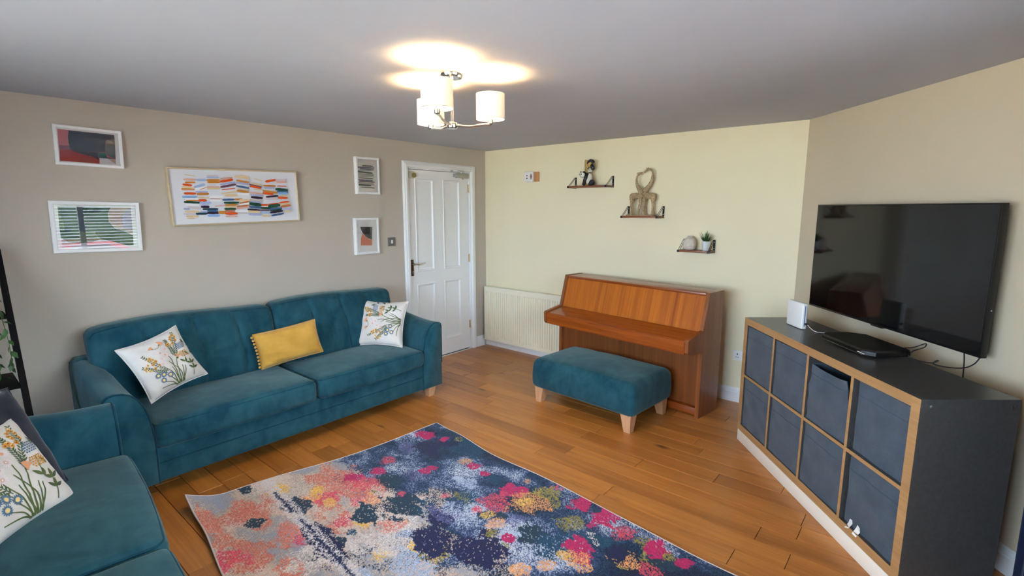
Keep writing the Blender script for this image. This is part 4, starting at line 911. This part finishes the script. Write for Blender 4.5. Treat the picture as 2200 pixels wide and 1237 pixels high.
# giraffes
g = N('carved_resin'); o_ = g.obj()
g.pr(col=g.ramp(g.n('ShaderNodeTexVoronoi', {'Vector': o_, 'Scale': 95.}, feature='DISTANCE_TO_EDGE').outputs[0], [(.02, C8(206, 186, 150)), (.12, C8(150, 122, 82)), (.4, C8(128, 102, 66))]), rough=.5, spec=.35,
     normal=g.bump(g.noise(o_, 220, 3), .4, .002)); M_GIRAFFE = g.m
t = framed(thing('giraffe_figurine', 'carved pair of giraffes with crossed necks nuzzling', 'figurine'), Vector((2.012, -.072, 1.5775)), (1, 0, 0))
s_ = .000452
def gp(x, y, z=0): return ((x - 540) * s_, (1075 - y) * s_, z)
b = B(); b.bbox(-.135, .135, .0, .012, -.035, .035, .004); b.build('base', M_GIRAFFE, t)
def giraffe(hind, belly, chest, legs, neck, head, horn, z):
    b = B()
    b.tube([gp(*hind[0], z), gp(*hind[1], z), gp(*belly, z), gp(*chest, z)], [.012, .028, .03, .026], 12); b.ball(gp(*hind[1], z), (.03, .034, .022)); b.ball(gp(*chest, z), (.027, .032, .02))
    for pts, dz in legs: b.tube([gp(*p, z + dz) for p in pts], [.017] + [.0095] * (len(pts) - 2) + [.0105], 9)
    n = len(neck); b.tube([gp(*p, z) for p in neck], [.028 - .0195 * min(1, i / (n - 1) * 1.25) for i in range(n)], 10)
    b.tube([gp(*p, z) for p in head], [.010, .0125, .0095, .0065], 9)
    for p in horn: b.tube([gp(*p[0], z + p[2]), gp(*p[1], z + p[2] * 1.4)], [.0045, .0028], 6)
    return fuse(b.build('giraffe', M_GIRAFFE, t), .0026)
giraffe([(315, 760), (355, 690)], (430, 670), (530, 680), [([(350, 720), (335, 860), (345, 940), (350, 1050)], .008), ([(365, 730), (350, 850), (362, 950), (372, 1050)], -.008), ([(530, 720), (560, 800), (545, 880), (510, 990), (500, 1050)], .01), ([(520, 720), (515, 830), (495, 940), (475, 1050)], -.006)],
        [(560, 640), (520, 570), (470, 490), (440, 420), (432, 340), (450, 270)], [(455, 265), (475, 240), (520, 225), (555, 215)], [((470, 235), (465, 200), .005), ((490, 228), (488, 195), -.005), ((460, 240), (440, 222), .006)], .01)
giraffe([(815, 770), (775, 690)], (690, 670), (610, 680), [([(775, 720), (790, 860), (785, 940), (775, 1050)], .008), ([(765, 720), (770, 850), (790, 950), (795, 1050)], -.008), ([(600, 720), (600, 830), (590, 940), (605, 1050)], .008), ([(620, 720), (600, 830), (610, 960), (620, 1050)], -.008)],
        [(575, 640), (610, 560), (690, 480), (740, 390), (760, 280), (745, 195), (700, 160)], [(700, 158), (650, 150), (605, 180), (568, 212)], [((630, 140), (618, 115), .005), ((650, 138), (645, 112), -.005), ((665, 145), (680, 130), .006)], -.012)

# pandas on a log
M_PANDAW = plain('panda_white', C8(230, 222, 206), .6); M_PANDAB = plain('panda_black', C8(34, 32, 34), .5)
t = framed(thing('panda_figurine', 'two black and white pandas climbing a tan log', 'figurine'), Vector((1.43, -.06, 1.865)), (1, 0, 0))
s_ = .00034
def pp(x, y, z=0): return ((x - 950) * s_, (930 - y) * s_, z)
b = B(); b.tube([(0, 0, 0), (-.001, .08, 0), (.001, .16, 0), (0, .222, 0), (.004, .246, 0)], [.036, .034, .033, .034, .034], 16); b.build('log', M_BAMBOO, t, angle=50)
def panda_head(x, y, z, r, yaw):
    c = Vector(pp(x, y, z)); hb = B(); hb.ball(c, (r, r * .92, r * .9), 16, 10); hd = hb.build('head', M_PANDAW, t)
    Rm = Matrix.Rotation(yaw, 3, 'Y'); hb = B()
    for sx in (-1, 1):
        e = c + Rm @ Vector((sx * r * .75, r * .78, 0)); hb.ball(e, r * .33, 10, 7)
        e = c + Rm @ Vector((sx * r * .4, r * .12, r * .78)); hb.ball(e, (r * .2, r * .26, r * .15), 8, 6)
    e = c + Rm @ Vector((0, -r * .3, r * .88)); hb.ball(e, (r * .16, r * .1, r * .1), 8, 6); hb.build('ears_and_eyes', M_PANDAB, hd)
panda_head(872, 620, .055, .031, -.35); panda_head(1105, 500, .045, .024, .5)
b = B(); b.ball(pp(1075, 720, .035), (.03, .05, .028)); b.ball(pp(1060, 800, .04), (.03, .034, .028)); fuse(b.build('torso', M_PANDAW, t), .003)
b = B(); b.tube([pp(1035, 590, .05), pp(1010, 680, .062), pp(975, 780, .062), pp(935, 880, .058), pp(905, 915, .062)], [.017, .019, .02, .018, .014], 10); b.tube([pp(1040, 620, .04), pp(960, 600, .05), pp(930, 570, .045)], [.016, .013, .012], 9)
b.ball(pp(1150, 845, .035), (.031, .029, .031)); b.tube([pp(1150, 880, .04), pp(1080, 905, .06)], [.018, .014], 9); fuse(b.build('limbs', M_PANDAB, t), .003)
b = B(); b.ball(pp(1090, 330, .03), (.03, .026, .026), rot=(0, 0, .5)); b.build('torso', M_BAMBOO, t)
b = B(); b.tube([pp(1010, 320, .045), pp(1060, 260, .05), pp(1110, 225, .045), pp(1170, 260, .035), pp(1190, 300, .03)], [.008, .011, .013, .016, .016], 9)
b.tube([pp(1130, 350, .035), pp(1165, 400, .04), pp(1195, 450, .042), pp(1170, 480, .05)], [.016, .019, .02, .015], 9); b.tube([pp(1150, 440, .03), pp(1130, 520, .04), pp(1085, 580, .045)], [.014, .011, .009], 9); fuse(b.build('limbs', M_PANDAB, t), .003)

# vase
g = N('ribbed_stoneware'); o_ = g.obj(); sx_ = g.n('ShaderNodeSeparateXYZ', {0: o_}).outputs[2]
g.pr(col=g.ramp(g.noise(o_, 40, 4), [(.3, C8(204, 190, 174)), (.7, C8(222, 210, 196))]), rough=.7, normal=g.bump(g.math('SINE', g.math('MULTIPLY', sx_, 900.)), .25, .001))
vz = thing('vase', 'squat rounded beige stoneware vase on lowest shelf', 'vase', (2.482, -.072, 1.2915))
b = B(); b.lathe([(0, 0), (.036, 0), (.044, .004), (.052, .018), (.0555, .04), (.0555, .058), (.052, .078), (.043, .095), (.028, .106), (.022, .109), (.021, .116), (.0225, .119), (.019, .119), (.0175, .11), (.026, .1), (.03, .06), (0, .03)], seg=40); b.build('body', g.m, vz)
# succulent
sc = thing('succulent', 'spiky green succulent in a small white pot', 'potted plant', (2.622, -.072, 1.2915))
b = B(); b.lathe([(0, 0), (.026, 0), (.0285, .003), (.039, .076), (.0395, .079), (.036, .079), (.034, .068), (0, .066)], seg=36); b.build('pot', plain('white_ceramic', C8(228, 229, 226), .3), sc)
b = B(); b.lathe([(0, .068), (.033, .0665)], seg=20); b.build('soil', plain('soil', C8(58, 44, 34), .95), sc)
g = N('aloe_leaf'); o_ = g.obj(); g.pr(col=g.ramp(g.noise(o_, 90, 3), [(.3, C8(36, 66, 30)), (.7, C8(70, 112, 52))]), rough=.45); M_ALOE = g.m
rr = random.Random(8)
for i in range(17):
    a = 2.4 * i + rr.uniform(-.2, .2); el = .35 + .07 * i + rr.uniform(-.1, .1); el = min(el, 1.5); L = rr.uniform(.075, .105) if i < 12 else rr.uniform(.06, .085)
    if 3.0 < a % 6.283 < 4.0: L *= 1.1
    d = Vector((math.cos(a) * math.cos(el), math.sin(a) * math.cos(el), math.sin(el))); n_ = Vector((-math.sin(a), math.cos(a), 0)); up = d.cross(n_) * -1
    if d.y > 0: d.y *= .55
    b = B(); vs = []; prof = [(0, .006), (.2, .0085), (.5, .0068), (.8, .003), (1, .0003)]
    for u, w in prof:
        c = Vector((0, 0, .066)) + d * L * u + Vector((0, 0, .018 * u * u)); vs += [tuple(c - n_ * w), tuple(c - up * w * .45), tuple(c + n_ * w), tuple(c + up * w * .2)]
    b.add(vs, [(k * 4 + j, k * 4 + (j + 1) % 4, (k + 1) * 4 + (j + 1) % 4, (k + 1) * 4 + j) for k in range(4) for j in range(4)]); b.build('leaf', M_ALOE, sc, angle=50)

# ------------------------------------------------------------------ ladder shelf and trailing plant
ls = thing('ladder_shelf', 'black leaning ladder shelf at left edge behind sofa', 'shelf unit', (0, -4.42, 0))
def railx(z): return .57 - .37 * z
for y in (.31, -.31):
    b = B(); vs = []
    for z in (0, 1.42):
        for dx, dy in ((-.032, -.013), (.032, -.013), (.032, .013), (-.032, .013)): vs.append((railx(z) + dx, y + dy, z))
    b.add(vs, [(3, 2, 1, 0), (4, 5, 6, 7), (0, 1, 5, 4), (1, 2, 6, 5), (2, 3, 7, 6), (3, 0, 4, 7)]); b.build('rail', M_DARKW, ls, smooth=False)
for z in (.28, .69, 1.06):
    b = B(); b.bbox(.012, railx(z) + .03, -.297, .297, z - .02, z, .002); b.build('shelf_board', M_DARKW, ls)
pl = thing('trailing_plant', 'trailing green vine hanging from the black ladder shelf', 'potted plant', (.15, -4.36, 1.06))
b = B(); b.lathe([(0, 0), (.045, 0), (.05, .004), (.068, .11), (.07, .12), (.064, .12), (.06, .1), (0, .098)], seg=28); b.build('pot', plain('grey_ceramic', C8(150, 150, 146), .5), pl)
g = N('ivy_leaf'); o_ = g.obj(); g.pr(col=g.mix(g.rnd(), C8(28, 56, 26), C8(74, 116, 52)), rough=.45); M_IVY = g.m
lb = B(); lb.add([(0, 0, 0), (.008, .010, .002), (.011, .022, .001), (.0, .044, -.005), (-.011, .022, .001), (-.008, .010, .002), (0, .02, .004)], [(0, 1, 6), (1, 2, 6), (2, 3, 6), (3, 4, 6), (4, 5, 6), (5, 0, 6)])
leaf0 = None; rr = random.Random(21)
for vi in range(12):
    x1, y1 = rr.uniform(.06, .17), rr.uniform(.06, .225); dz = rr.uniform(-.44, -.2) if vi < 9 else rr.uniform(-.1, .22)
    pts = [(0, 0, .1), (x1 * .5, y1 * .5, .15), (x1, y1 * .9, .09), (x1 + .01, y1, dz * .4), (x1 + rr.uniform(-.02, .02), y1 + rr.uniform(-.02, .02), dz)]
    Q = []
    for i in range(4):
        for k in range(6): Q.append(Vector(pts[i]).lerp(Vector(pts[i + 1]), k / 6))
    for _ in range(3): Q = [Q[0]] + [(Q[i - 1] + Q[i] * 2 + Q[i + 1]) / 4 for i in range(1, len(Q) - 1)] + [Q[-1]]
    b = B(); b.tube(Q, .0016, 5); vn = b.build('vine', plain('vine_stem', C8(70, 78, 46), .7), pl)
    for i in range(3, len(Q), 1):
        if leaf0 is None: leaf0 = o = lb.build('leaf', M_IVY, vn, angle=80)
        else: o = leaf0.copy(); COL.objects.link(o); o.parent = vn
        o.location = Q[i]; o.rotation_euler = (rr.uniform(-1.8, -.3), rr.uniform(-.6, .6), rr.uniform(0, 6.28)); s = rr.uniform(.9, 1.4); o.scale = (s, s, s)

# ------------------------------------------------------------------ ceiling lamp
lamp = thing('ceiling_lamp', 'three-arm chrome ceiling lamp with lit white drum shades', 'lamp', (2.216, -2.62, H))
RR = Vector((.7665, .6422, 0)); FF = Vector((-.6422, .7665, 0)); ZH = -.245; ZS = -.215
b = B(); b.lathe([(.02, -.028), (.05, -.024), (.058, -.012), (.058, -.0005)], seg=36); b.build('ceiling_rose', M_CHROME, lamp)
b = B()
for k in range(2): a = k * math.pi; b.tube([(.006 * math.cos(a), .006 * math.sin(a), -.025), (.006 * math.cos(a), .006 * math.sin(a), ZH + .01)], .0042, 10)
b.build('rod', M_CHROME, lamp)
b = B(); b.lathe([(0, ZH - .018), (.024, ZH - .018), (.028, ZH - .012), (.028, ZH + .008), (.02, ZH + .014), (0, ZH + .014)], seg=32); b.build('hub', M_CHROME, lamp)
g = N('lit_fabric_shade'); o_ = g.obj(); cl_ = g.ramp(g.noise(o_, 400, 2), [(.3, C8(240, 230, 214)), (.7, C8(250, 242, 230))])
d_ = g.n('ShaderNodeBsdfDiffuse', {0: cl_}).outputs[0]; tr_ = g.n('ShaderNodeBsdfTranslucent', {0: cl_}).outputs[0]
mx = g.n('ShaderNodeMixShader', {0: .03, 1: d_, 2: tr_}).outputs[0]; em_ = g.n('ShaderNodeEmission', {0: (1.0, .72, .42, 1), 1: .04}).outputs[0]
ad = g.n('ShaderNodeAddShader', {0: mx, 1: em_}); g.t.links.new(ad.outputs[0], g.out.inputs[0]); M_SHADE = g.m
g = N('lit_bulb'); e_ = g.n('ShaderNodeEmission', {0: (1.0, .66, .31, 1), 1: 270.}); g.t.links.new(e_.outputs[0], g.out.inputs[0]); M_BULB = g.m
for a, AR in ((6, .19), (262, .262), (128, .215)):
    d = RR * math.cos(R(a)) + FF * math.sin(R(a)); n_ = Vector((-d.y, d.x, 0)); c = d * AR; Rs = .071; z0, z1 = ZS, ZS + .122; d = d * (AR / .2)
    b = B(); b.tube([tuple(d * (.024 * .2 / AR) + Vector((0, 0, ZH))), tuple(d * .05 + n_ * .004 + Vector((0, 0, ZH - .004))), tuple(d * .09 + Vector((0, 0, ZH - .006))), tuple(d * .13 - n_ * .003 + Vector((0, 0, ZH - .001))), tuple(d * .17 + Vector((0, 0, ZH + .006))), tuple(d * .205 + Vector((0, 0, ZH + .006)))], [.007, .0068, .0065, .0062, .006, .006], 10)
    arm_o = b.build('arm', M_CHROME, lamp)
    b = B(); b.lathe([(.006, ZH + .004), (.014, ZH + .01), (.016, ZH + .03), (.013, ZH + .034), (.013, ZH + .058), (0, ZH + .058)], tuple(c), 18); b.build('lamp_holder', M_CHROME, arm_o)
    b = B(); b.lathe([(Rs, z0), (Rs, z1), (Rs - .0016, z1), (Rs - .0016, z0), (Rs, z0)], tuple(c), 44, caps=False); sh = b.build('lamp_shade', M_SHADE, lamp)
    b = B(); b.tube([tuple(c + Vector((Rs * math.cos(q), Rs * math.sin(q), z0 + .001))) for q in [2 * math.pi * i / 40 for i in range(40)]], .0018, 6, closed=True)
    for k in range(3): q = 2.1 * k + .4; b.tube([tuple(c + Vector((.016 * math.cos(q), .016 * math.sin(q), ZH + .05))), tuple(c + Vector((Rs * math.cos(q), Rs * math.sin(q), z0 + .02)))], .0014, 5)
    b.build('shade_ring', M_STEEL, sh)
    b = B(); b.lathe([(0, .058), (.012, .06), (.014, .07), (.022, .088), (.0225, .097), (.016, .112), (0, .118)], (c.x, c.y, ZH), 18); b.build('bulb', M_BULB, lamp)

# ------------------------------------------------------------------ rug
g = N('abstract_rug'); o_ = g.obj(); at = g.n('ShaderNodeVertexColor', layer_name='weave').outputs[0]; sep = g.n('ShaderNodeSeparateXYZ', {0: o_})
fine = g.noise(o_, 260, 2, .7); wv = g.math('SINE', g.math('MULTIPLY', sep.outputs[1], 620.))
col = g.mix(1., at, g.ramp(fine, [(.3, (.72, .72, .74)), (.7, (1.2, 1.2, 1.18))]), 'MULTIPLY')
g.pr(col=col, rough=.95, spec=.1, sheen=.15, normal=g.bump(g.math('ADD', wv, g.math('MULTIPLY', fine, 3.)), .3, .0015)); M_RUG = g.m
M_BIND = plain('rug_binding', C8(206, 192, 184), .9)
RL, RWd = 2.32, 1.63
def rugz(u, v):
    z = .0085 + .004 * (1 + noise.noise(Vector((u * 2.2, v * 2.2, 1)))) * .6
    z += .012 * max(0, 1 - v / .16) * (.5 + .5 * math.sin(u * 7.5 + .4)) * min(1, u / .3)
    z += .016 * max(0, 1 - u / .14) * (.5 + .5 * math.sin(v * 5 + 1.))
    du, dv = u, RWd - v; z += .062 * max(0, 1 - math.hypot(du, dv) / .2) ** 1.6 + .02 * max(0, 1 - dv / .12) * (.5 + .5 * math.sin(u * 6.))
    return z
def rugp(u, v, dz=0):
    x = u - .085 * (v / RWd) ** 2 + .012 * math.sin(v * 4.2) * max(0, 1 - u / .5); y = -v + .014 * math.sin(u * 5.5 + .5) * max(0, 1 - v / .4) + .012 * math.sin(u * 6) * max(0, 1 - (RWd - v) / .3)
    return (x, y, rugz(u, v) + dz)
rug = thing('rug', 'multicoloured abstract rug in navy, pink, teal and beige', 'rug', (1.326, -2.0, 0), (0, 0, R(-5.4)))
import numpy as np
RUGB="0.337,0.97,0.21,0.213,coral;0.28,1.163,0.132,0.131,beige;0.937,0.989,0.179,0.181,cream;0.872,0.839,0.104,0.105,cream;0.143,1.366,0.115,0.11,beige;0.886,1.278,0.115,0.093,cream;1.204,0.978,0.091,0.092,lblue;0.218,1.414,0.096,0.05,coral;0.276,1.499,0.076,0.077,coral;0.242,1.588,0.103,0.048,coral;0.357,1.389,0.139,0.046,coral;0.635,1.295,0.136,0.055,coral;0.684,1.085,0.077,0.077,coral;0.872,0.896,0.068,0.069,coral;0.656,1.489,0.123,0.125,coral;0.598,1.592,0.076,0.077,pink;0.443,1.588,0.073,0.064,coral;0.686,1.293,0.061,0.03,pink;0.674,1.067,0.038,0.038,pink;0.274,0.836,0.088,0.065,hot;0.309,0.674,0.079,0.058,hot;0.392,0.806,0.098,0.099,pink;0.241,0.557,0.054,0.054,pink;0.406,1.003,0.065,0.066,pink;0.562,0.942,0.072,0.038,pink;0.303,1.039,0.056,0.046,yellow;0.462,1.043,0.038,0.03,yellow;0.117,1.193,0.059,0.043,yellow;0.752,1.016,0.049,0.031,yellow;0.362,1.145,0.039,0.033,peach;0.889,0.822,0.034,0.032,peach;1.103,0.896,0.048,0.049,yellow;1.208,0.861,0.062,0.063,olive;0.745,0.757,0.109,0.11,dteal;0.678,0.948,0.092,0.053,dteal;0.284,0.235,0.109,0.092,navy;0.466,0.051,0.136,0.137,teal;0.965,0.47,0.101,0.085,teal;0.836,0.633,0.089,0.084,teal;0.995,0.657,0.095,0.073,lav;0.518,0.527,0.081,0.082,lav;0.794,0.363,0.079,0.08,lblue;1.035,0.495,0.081,0.073,lblue;1.132,0.791,0.11,0.082,navy;0.987,0.886,0.05,0.05,lblue;1.388,0.679,0.109,0.111,navy;1.434,0.434,0.083,0.084,dteal;1.287,0.419,0.069,0.07,lav;1.579,0.389,0.097,0.098,teal;1.335,0.535,0.066,0.067,lblue;0.1,0.164,0.071,0.073,hot;0.243,0.124,0.047,0.047,hot;0.519,0.404,0.042,0.042,hot;0.515,0.466,0.033,0.03,hot;0.606,0.188,0.047,0.047,peach;0.684,0.195,0.063,0.064,hot;0.801,0.2,0.038,0.037,hot;0.835,0.535,0.03,0.03,pink;0.644,0.708,0.03,0.03,pink;1.064,0.234,0.076,0.078,hot;1.076,0.357,0.083,0.084,pink;1.061,0.5,0.044,0.046,pink;1.231,0.233,0.11,0.111,peach;1.188,0.264,0.043,0.045,yellow;1.153,0.497,0.049,0.05,yellow;1.232,0.503,0.048,0.049,peach;1.272,0.572,0.05,0.05,olive;1.356,0.539,0.03,0.03,hot;1.051,0.102,0.036,0.036,peach;1.214,0.117,0.067,0.068,olive;1.489,0.242,0.069,0.069,olive;1.622,0.37,0.08,0.081,hot;1.695,0.391,0.055,0.055,hot;1.7,0.432,0.069,0.07,peach;1.633,0.454,0.039,0.039,yellow;1.86,0.248,0.069,0.071,peach;1.977,0.239,0.053,0.053,pink;1.714,0.228,0.057,0.058,teal;1.81,0.251,0.04,0.039,navy;1.628,0.549,0.046,0.046,peach;1.999,0.152,0.061,0.062,dteal;1.559,0.663,0.044,0.046,peach;1.419,0.074,0.07,0.07,hot;1.595,0.079,0.078,0.079,hot;1.746,0.092,0.067,0.068,pink;1.915,0.088,0.061,0.061,hot;2.053,0.075,0.043,0.044,hot;1.23,0.031,0.046,0.047,pink;1.826,0.089,0.032,0.033,olive;1.991,0.092,0.03,0.03,olive;0.389,1.406,0.036,0.03,dteal;0.797,1.079,0.034,0.03,teal;0.815,1.163,0.03,0.03,dteal;0.369,1.2,0.117,0.047,dteal;0.708,1.22,0.113,0.051,navy;0.917,1.224,0.087,0.043,navy;0.035,1.345,0.04,0.03,dteal;-0.188,0.508,0.048,0.048,navy"
RC = dict(coral=(208, 122, 104), beige=(188, 176, 164), cream=(208, 200, 196), lblue=(164, 180, 204), pink=(212, 80, 100), hot=(182, 36, 94), yellow=(224, 180, 86), peach=(220, 156, 100),
          olive=(150, 138, 64), dteal=(34, 58, 76), navy=(30, 34, 72), teal=(24, 70, 98), lav=(88, 90, 134))
rg = np.random.RandomState(4)
def vnoise(x, y):
    L = rg.rand(64, 64); xi = np.floor(x).astype(int); yi = np.floor(y).astype(int); fx = x - xi; fy = y - yi; fx = fx * fx * (3 - 2 * fx); fy = fy * fy * (3 - 2 * fy)
    a = L[xi % 64, yi % 64]; c = L[(xi + 1) % 64, yi % 64]; d = L[xi % 64, (yi + 1) % 64]; e = L[(xi + 1) % 64, (yi + 1) % 64]
    return a * (1 - fx) * (1 - fy) + c * fx * (1 - fy) + d * (1 - fx) * fy + e * fx * fy
def fbm(u, v, f, oct_=5, g_=.6, su=1., sv=1.):
    t_ = 0; w = 1; n = 0
    for k in range(oct_): t_ = t_ + w * vnoise(u * f * su * 2 ** k + k * 7.3, v * f * sv * 2 ** k + k * 3.1); n += w; w *= g_
    return t_ / n
n1, n2 = 464, 326
gu, gv = np.meshgrid(np.linspace(0, RL, n1 + 1), np.linspace(0, RWd, n2 + 1), indexing='ij')
st = rg.rand(*gu.shape); st2 = rg.rand(*gu.shape)
def pal(f, stops):
    xs = [q[0] for q in stops]; return np.stack([np.interp(f, xs, [q[1][k] for q in stops]) for k in range(3)], -1)
f1 = fbm(gu, gv, 4., su=.8); f2 = fbm(gu, gv, 4., su=.8)
blue = pal(f1 + (st - .5) * .3, [(.30, (22, 26, 56)), (.42, (20, 46, 74)), (.52, (30, 68, 92)), (.60, (62, 68, 114)), (.68, (140, 156, 186)), (.8, (200, 204, 212))])
beig = pal(f2 + (st2 - .5) * .28, [(.32, (150, 158, 176)), (.42, (160, 148, 140)), (.52, (196, 184, 174)), (.60, (214, 172, 146)), (.7, (210, 200, 196))])
Wm = gv / 1.63 - .03 * gu + (fbm(gu, gv, 2.2) - .5) * .9 + (st - .5) * .12 > .53
img = np.where(Wm[..., None], beig, blue)
wobs = [fbm(gu, gv, 8., 5, .74, .7, 1.15) for _ in range(5)]
extra = []
for _ in range(60):
    u_, v_ = rg.rand() * RL, rg.rand() * RWd; r_ = .018 + .04 * rg.rand()
    extra.append('%f,%f,%f,%f,%s' % (u_, v_, r_ * 1.4, r_, rg.choice(['teal', 'navy', 'lblue', 'lav', 'peach', 'olive', 'dteal', 'cream'] if v_ < .95 else ['coral', 'beige', 'cream', 'lblue', 'yellow', 'peach', 'coral'])))
for bi, q in enumerate(extra + RUGB.split(';')):
    q = q.split(','); u0, v0, ru, rv = [float(k) for k in q[:4]]; solid = q[4] in ('hot', 'dteal', 'navy')
    cool = v0 < .9 and q[4] not in ('teal', 'navy', 'dteal'); kr = .88 if cool else 1.12
    d = np.hypot((gu - u0) / (ru * kr), (gv - v0) / (rv * kr)) + (wobs[bi % 5] - .5) * 2.9
    pr_ = np.clip((1.1 - d) / (.22 if solid else .55), 0, .96 if solid else (.62 if cool else .76)); m_ = (st if bi % 2 else st2) < pr_
    tint = np.array(RC[q[4]]) * (1 + (st2[..., None] - .5) * .3)
    img = np.where(m_[..., None], tint, img)
ld = np.abs(gv - 1.222 + (fbm(gu, gv, 6.) - .5) * .03); lon = fbm(gu, gv, 3., 3, .6, 1., .05)
m_ = (st < np.clip((.045 - ld) / .03, 0, .55)); img = np.where(m_[..., None], np.array((210, 204, 204)), img)
m_ = (ld < .008 + (st2 - .5) * .016) & (lon > .46) & (gu > .15); img = np.where(m_[..., None], np.array((34, 44, 80)), img)
lin = np.clip(img / 255., 0, 1); lin = np.where(lin <= .04045, lin / 12.92, ((lin + .055) / 1.055) ** 2.4)
k = n2 + 1; vs = [rugp(RL * i / n1, RWd * j / n2) for i in range(n1 + 1) for j in range(n2 + 1)]
fs = [(i * k + j, (i + 1) * k + j, (i + 1) * k + j + 1, i * k + j + 1) for i in range(n1) for j in range(n2)]
me = bpy.data.meshes.new('pile'); me.from_pydata(vs, [], fs); me.materials.append(M_RUG)
ca_ = me.color_attributes.new('weave', 'FLOAT_COLOR', 'POINT'); ca_.data.foreach_set('color', np.concatenate([lin.reshape(-1, 3), np.ones((lin.shape[0] * lin.shape[1], 1))], 1).astype(np.float32).ravel())
me.polygons.foreach_set('use_smooth', [True] * len(me.polygons)); me.update()
po = bpy.data.objects.new('pile', me); COL.objects.link(po); po.parent = rug
n1, n2 = 70, 50; k = n2 + 1
b = B(); b.add([rugp(RL * i / n1, RWd * j / n2, -.006) for i in range(n1 + 1) for j in range(n2 + 1)], [(i * k + j + 1, (i + 1) * k + j + 1, (i + 1) * k + j, i * k + j) for i in range(n1) for j in range(n2)]); b.build('backing', M_BIND, rug, angle=80)
ring = [rugp(RL * i / n1, 0, -.003) for i in range(n1)] + [rugp(RL, RWd * j / n2, -.003) for j in range(n2)] + [rugp(RL * (1 - i / n1), RWd, -.003) for i in range(n1)] + [rugp(0, RWd * (1 - j / n2), -.003) for j in range(n2)]
b = B(); b.tube(ring, .0048, 6, closed=True); b.build('binding', M_BIND, rug)

# ------------------------------------------------------------------ curtain by the side window
t = thing('curtain', 'navy blue curtain at the right edge beside cabinet', 'curtain', (XR - .075, -1.84, .02))
b = B(); vs = []; n = 60
for z in (0, .4, .9, 1.5, 2.16):
    for side in (0, 1):
        for i in range(n + 1):
            u = i / n; y = .13 - .3 * u; x = .028 * math.sin(u * 30 + z * .6) + .012 * math.sin(u * 11 + z) - .004 * side; vs.append((x, y * (1 - .06 * z), z))
m = n + 1; fs = []
for r_ in range(4):
    for i in range(n): a = r_ * 2 * m + i; c = a + 2 * m; fs += [(a, a + 1, c + 1, c), (a + m + 1, a + m, c + m, c + m + 1)]
    for e in (0, n): a = r_ * 2 * m + e; fs.append((a, a + m, a + 3 * m, a + 2 * m))
b.add(vs, fs); b.build('drape', M_CURT, t, angle=80)
t = thing('curtain_rod', 'dark curtain rod above the side window', 'curtain rod', (XR - .075, -2.95, 2.2))
b = B(); b.tube([(0, -1.2, 0), (0, 1.26, 0)], .012, 12); b.build('pole', M_BLACK, t)
for y in (-1.1, 1.22):
    b = B(); b.box(-.012, .074, y - .01, y + .01, -.012, .012); b.build('bracket', M_BLACK, t, smooth=False)

# ------------------------------------------------------------------ outside the side window: parked car and added greenery
car = thing('parked_car', 'red parked car seen mirrored in the picture glass', 'car', (9.2, -2.6, -.35))
prof = [(-2.0, .25), (-2.02, .55), (-1.9, .78), (-1.2, .86), (-.55, 1.32), (.75, 1.36), (1.55, .95), (2.0, .86), (2.05, .5), (2.0, .25)]
b = B(); b.prism([(y, z) for y, z in prof], 0, -.85, .85); b.build('body', plain('red_car_paint', C8(176, 24, 44), .2, coat=1.), car, smooth=False)
for sx in (-1, 1):
    for pts in ([(-1.05, .9), (-.5, 1.27), (.05, 1.29), (.05, .9)], [(.12, .9), (.12, 1.29), (.7, 1.3), (1.3, .95), (1.3, .9)]):
        b = B(); b.prism(pts, 0, sx * .852 - .004, sx * .852 + .004); b.build('side_window', plain('car_glass', C8(24, 30, 36), .08), car, smooth=False)
    for y in (-1.25, 1.25):
        b = B(); b.lathe([(0, -.1), (.22, -.1), (.3, -.08), (.31, 0), (.3, .08), (.22, .1), (0, .1)], (sx * .78, y, .31), 24, 0); b.build('wheel', plain('tyre', C8(26, 26, 28), .8), car)
hg = thing('added_hedge', 'unseen dark green foliage added to darken the glass reflection', 'added_hedge', (13, -2.5, -.35))  # unseen; added so the picture glass mirrors something darker than sky
def dfh(q, n): v = noise.noise(Vector(q) * 2.2) * .25 + noise.noise(Vector(q) * 7) * .1; return (q.x + v, q.y + v, q.z + (v if q.z > .3 else 0))
b = B(); b.soft(-.6, .6, -9, 9, 0, 2.3, .25, (4, 90, 14), dfh); b.build('foliage', plain('hedge_green', C8(58, 78, 46), .9, var=.5), hg, angle=80)
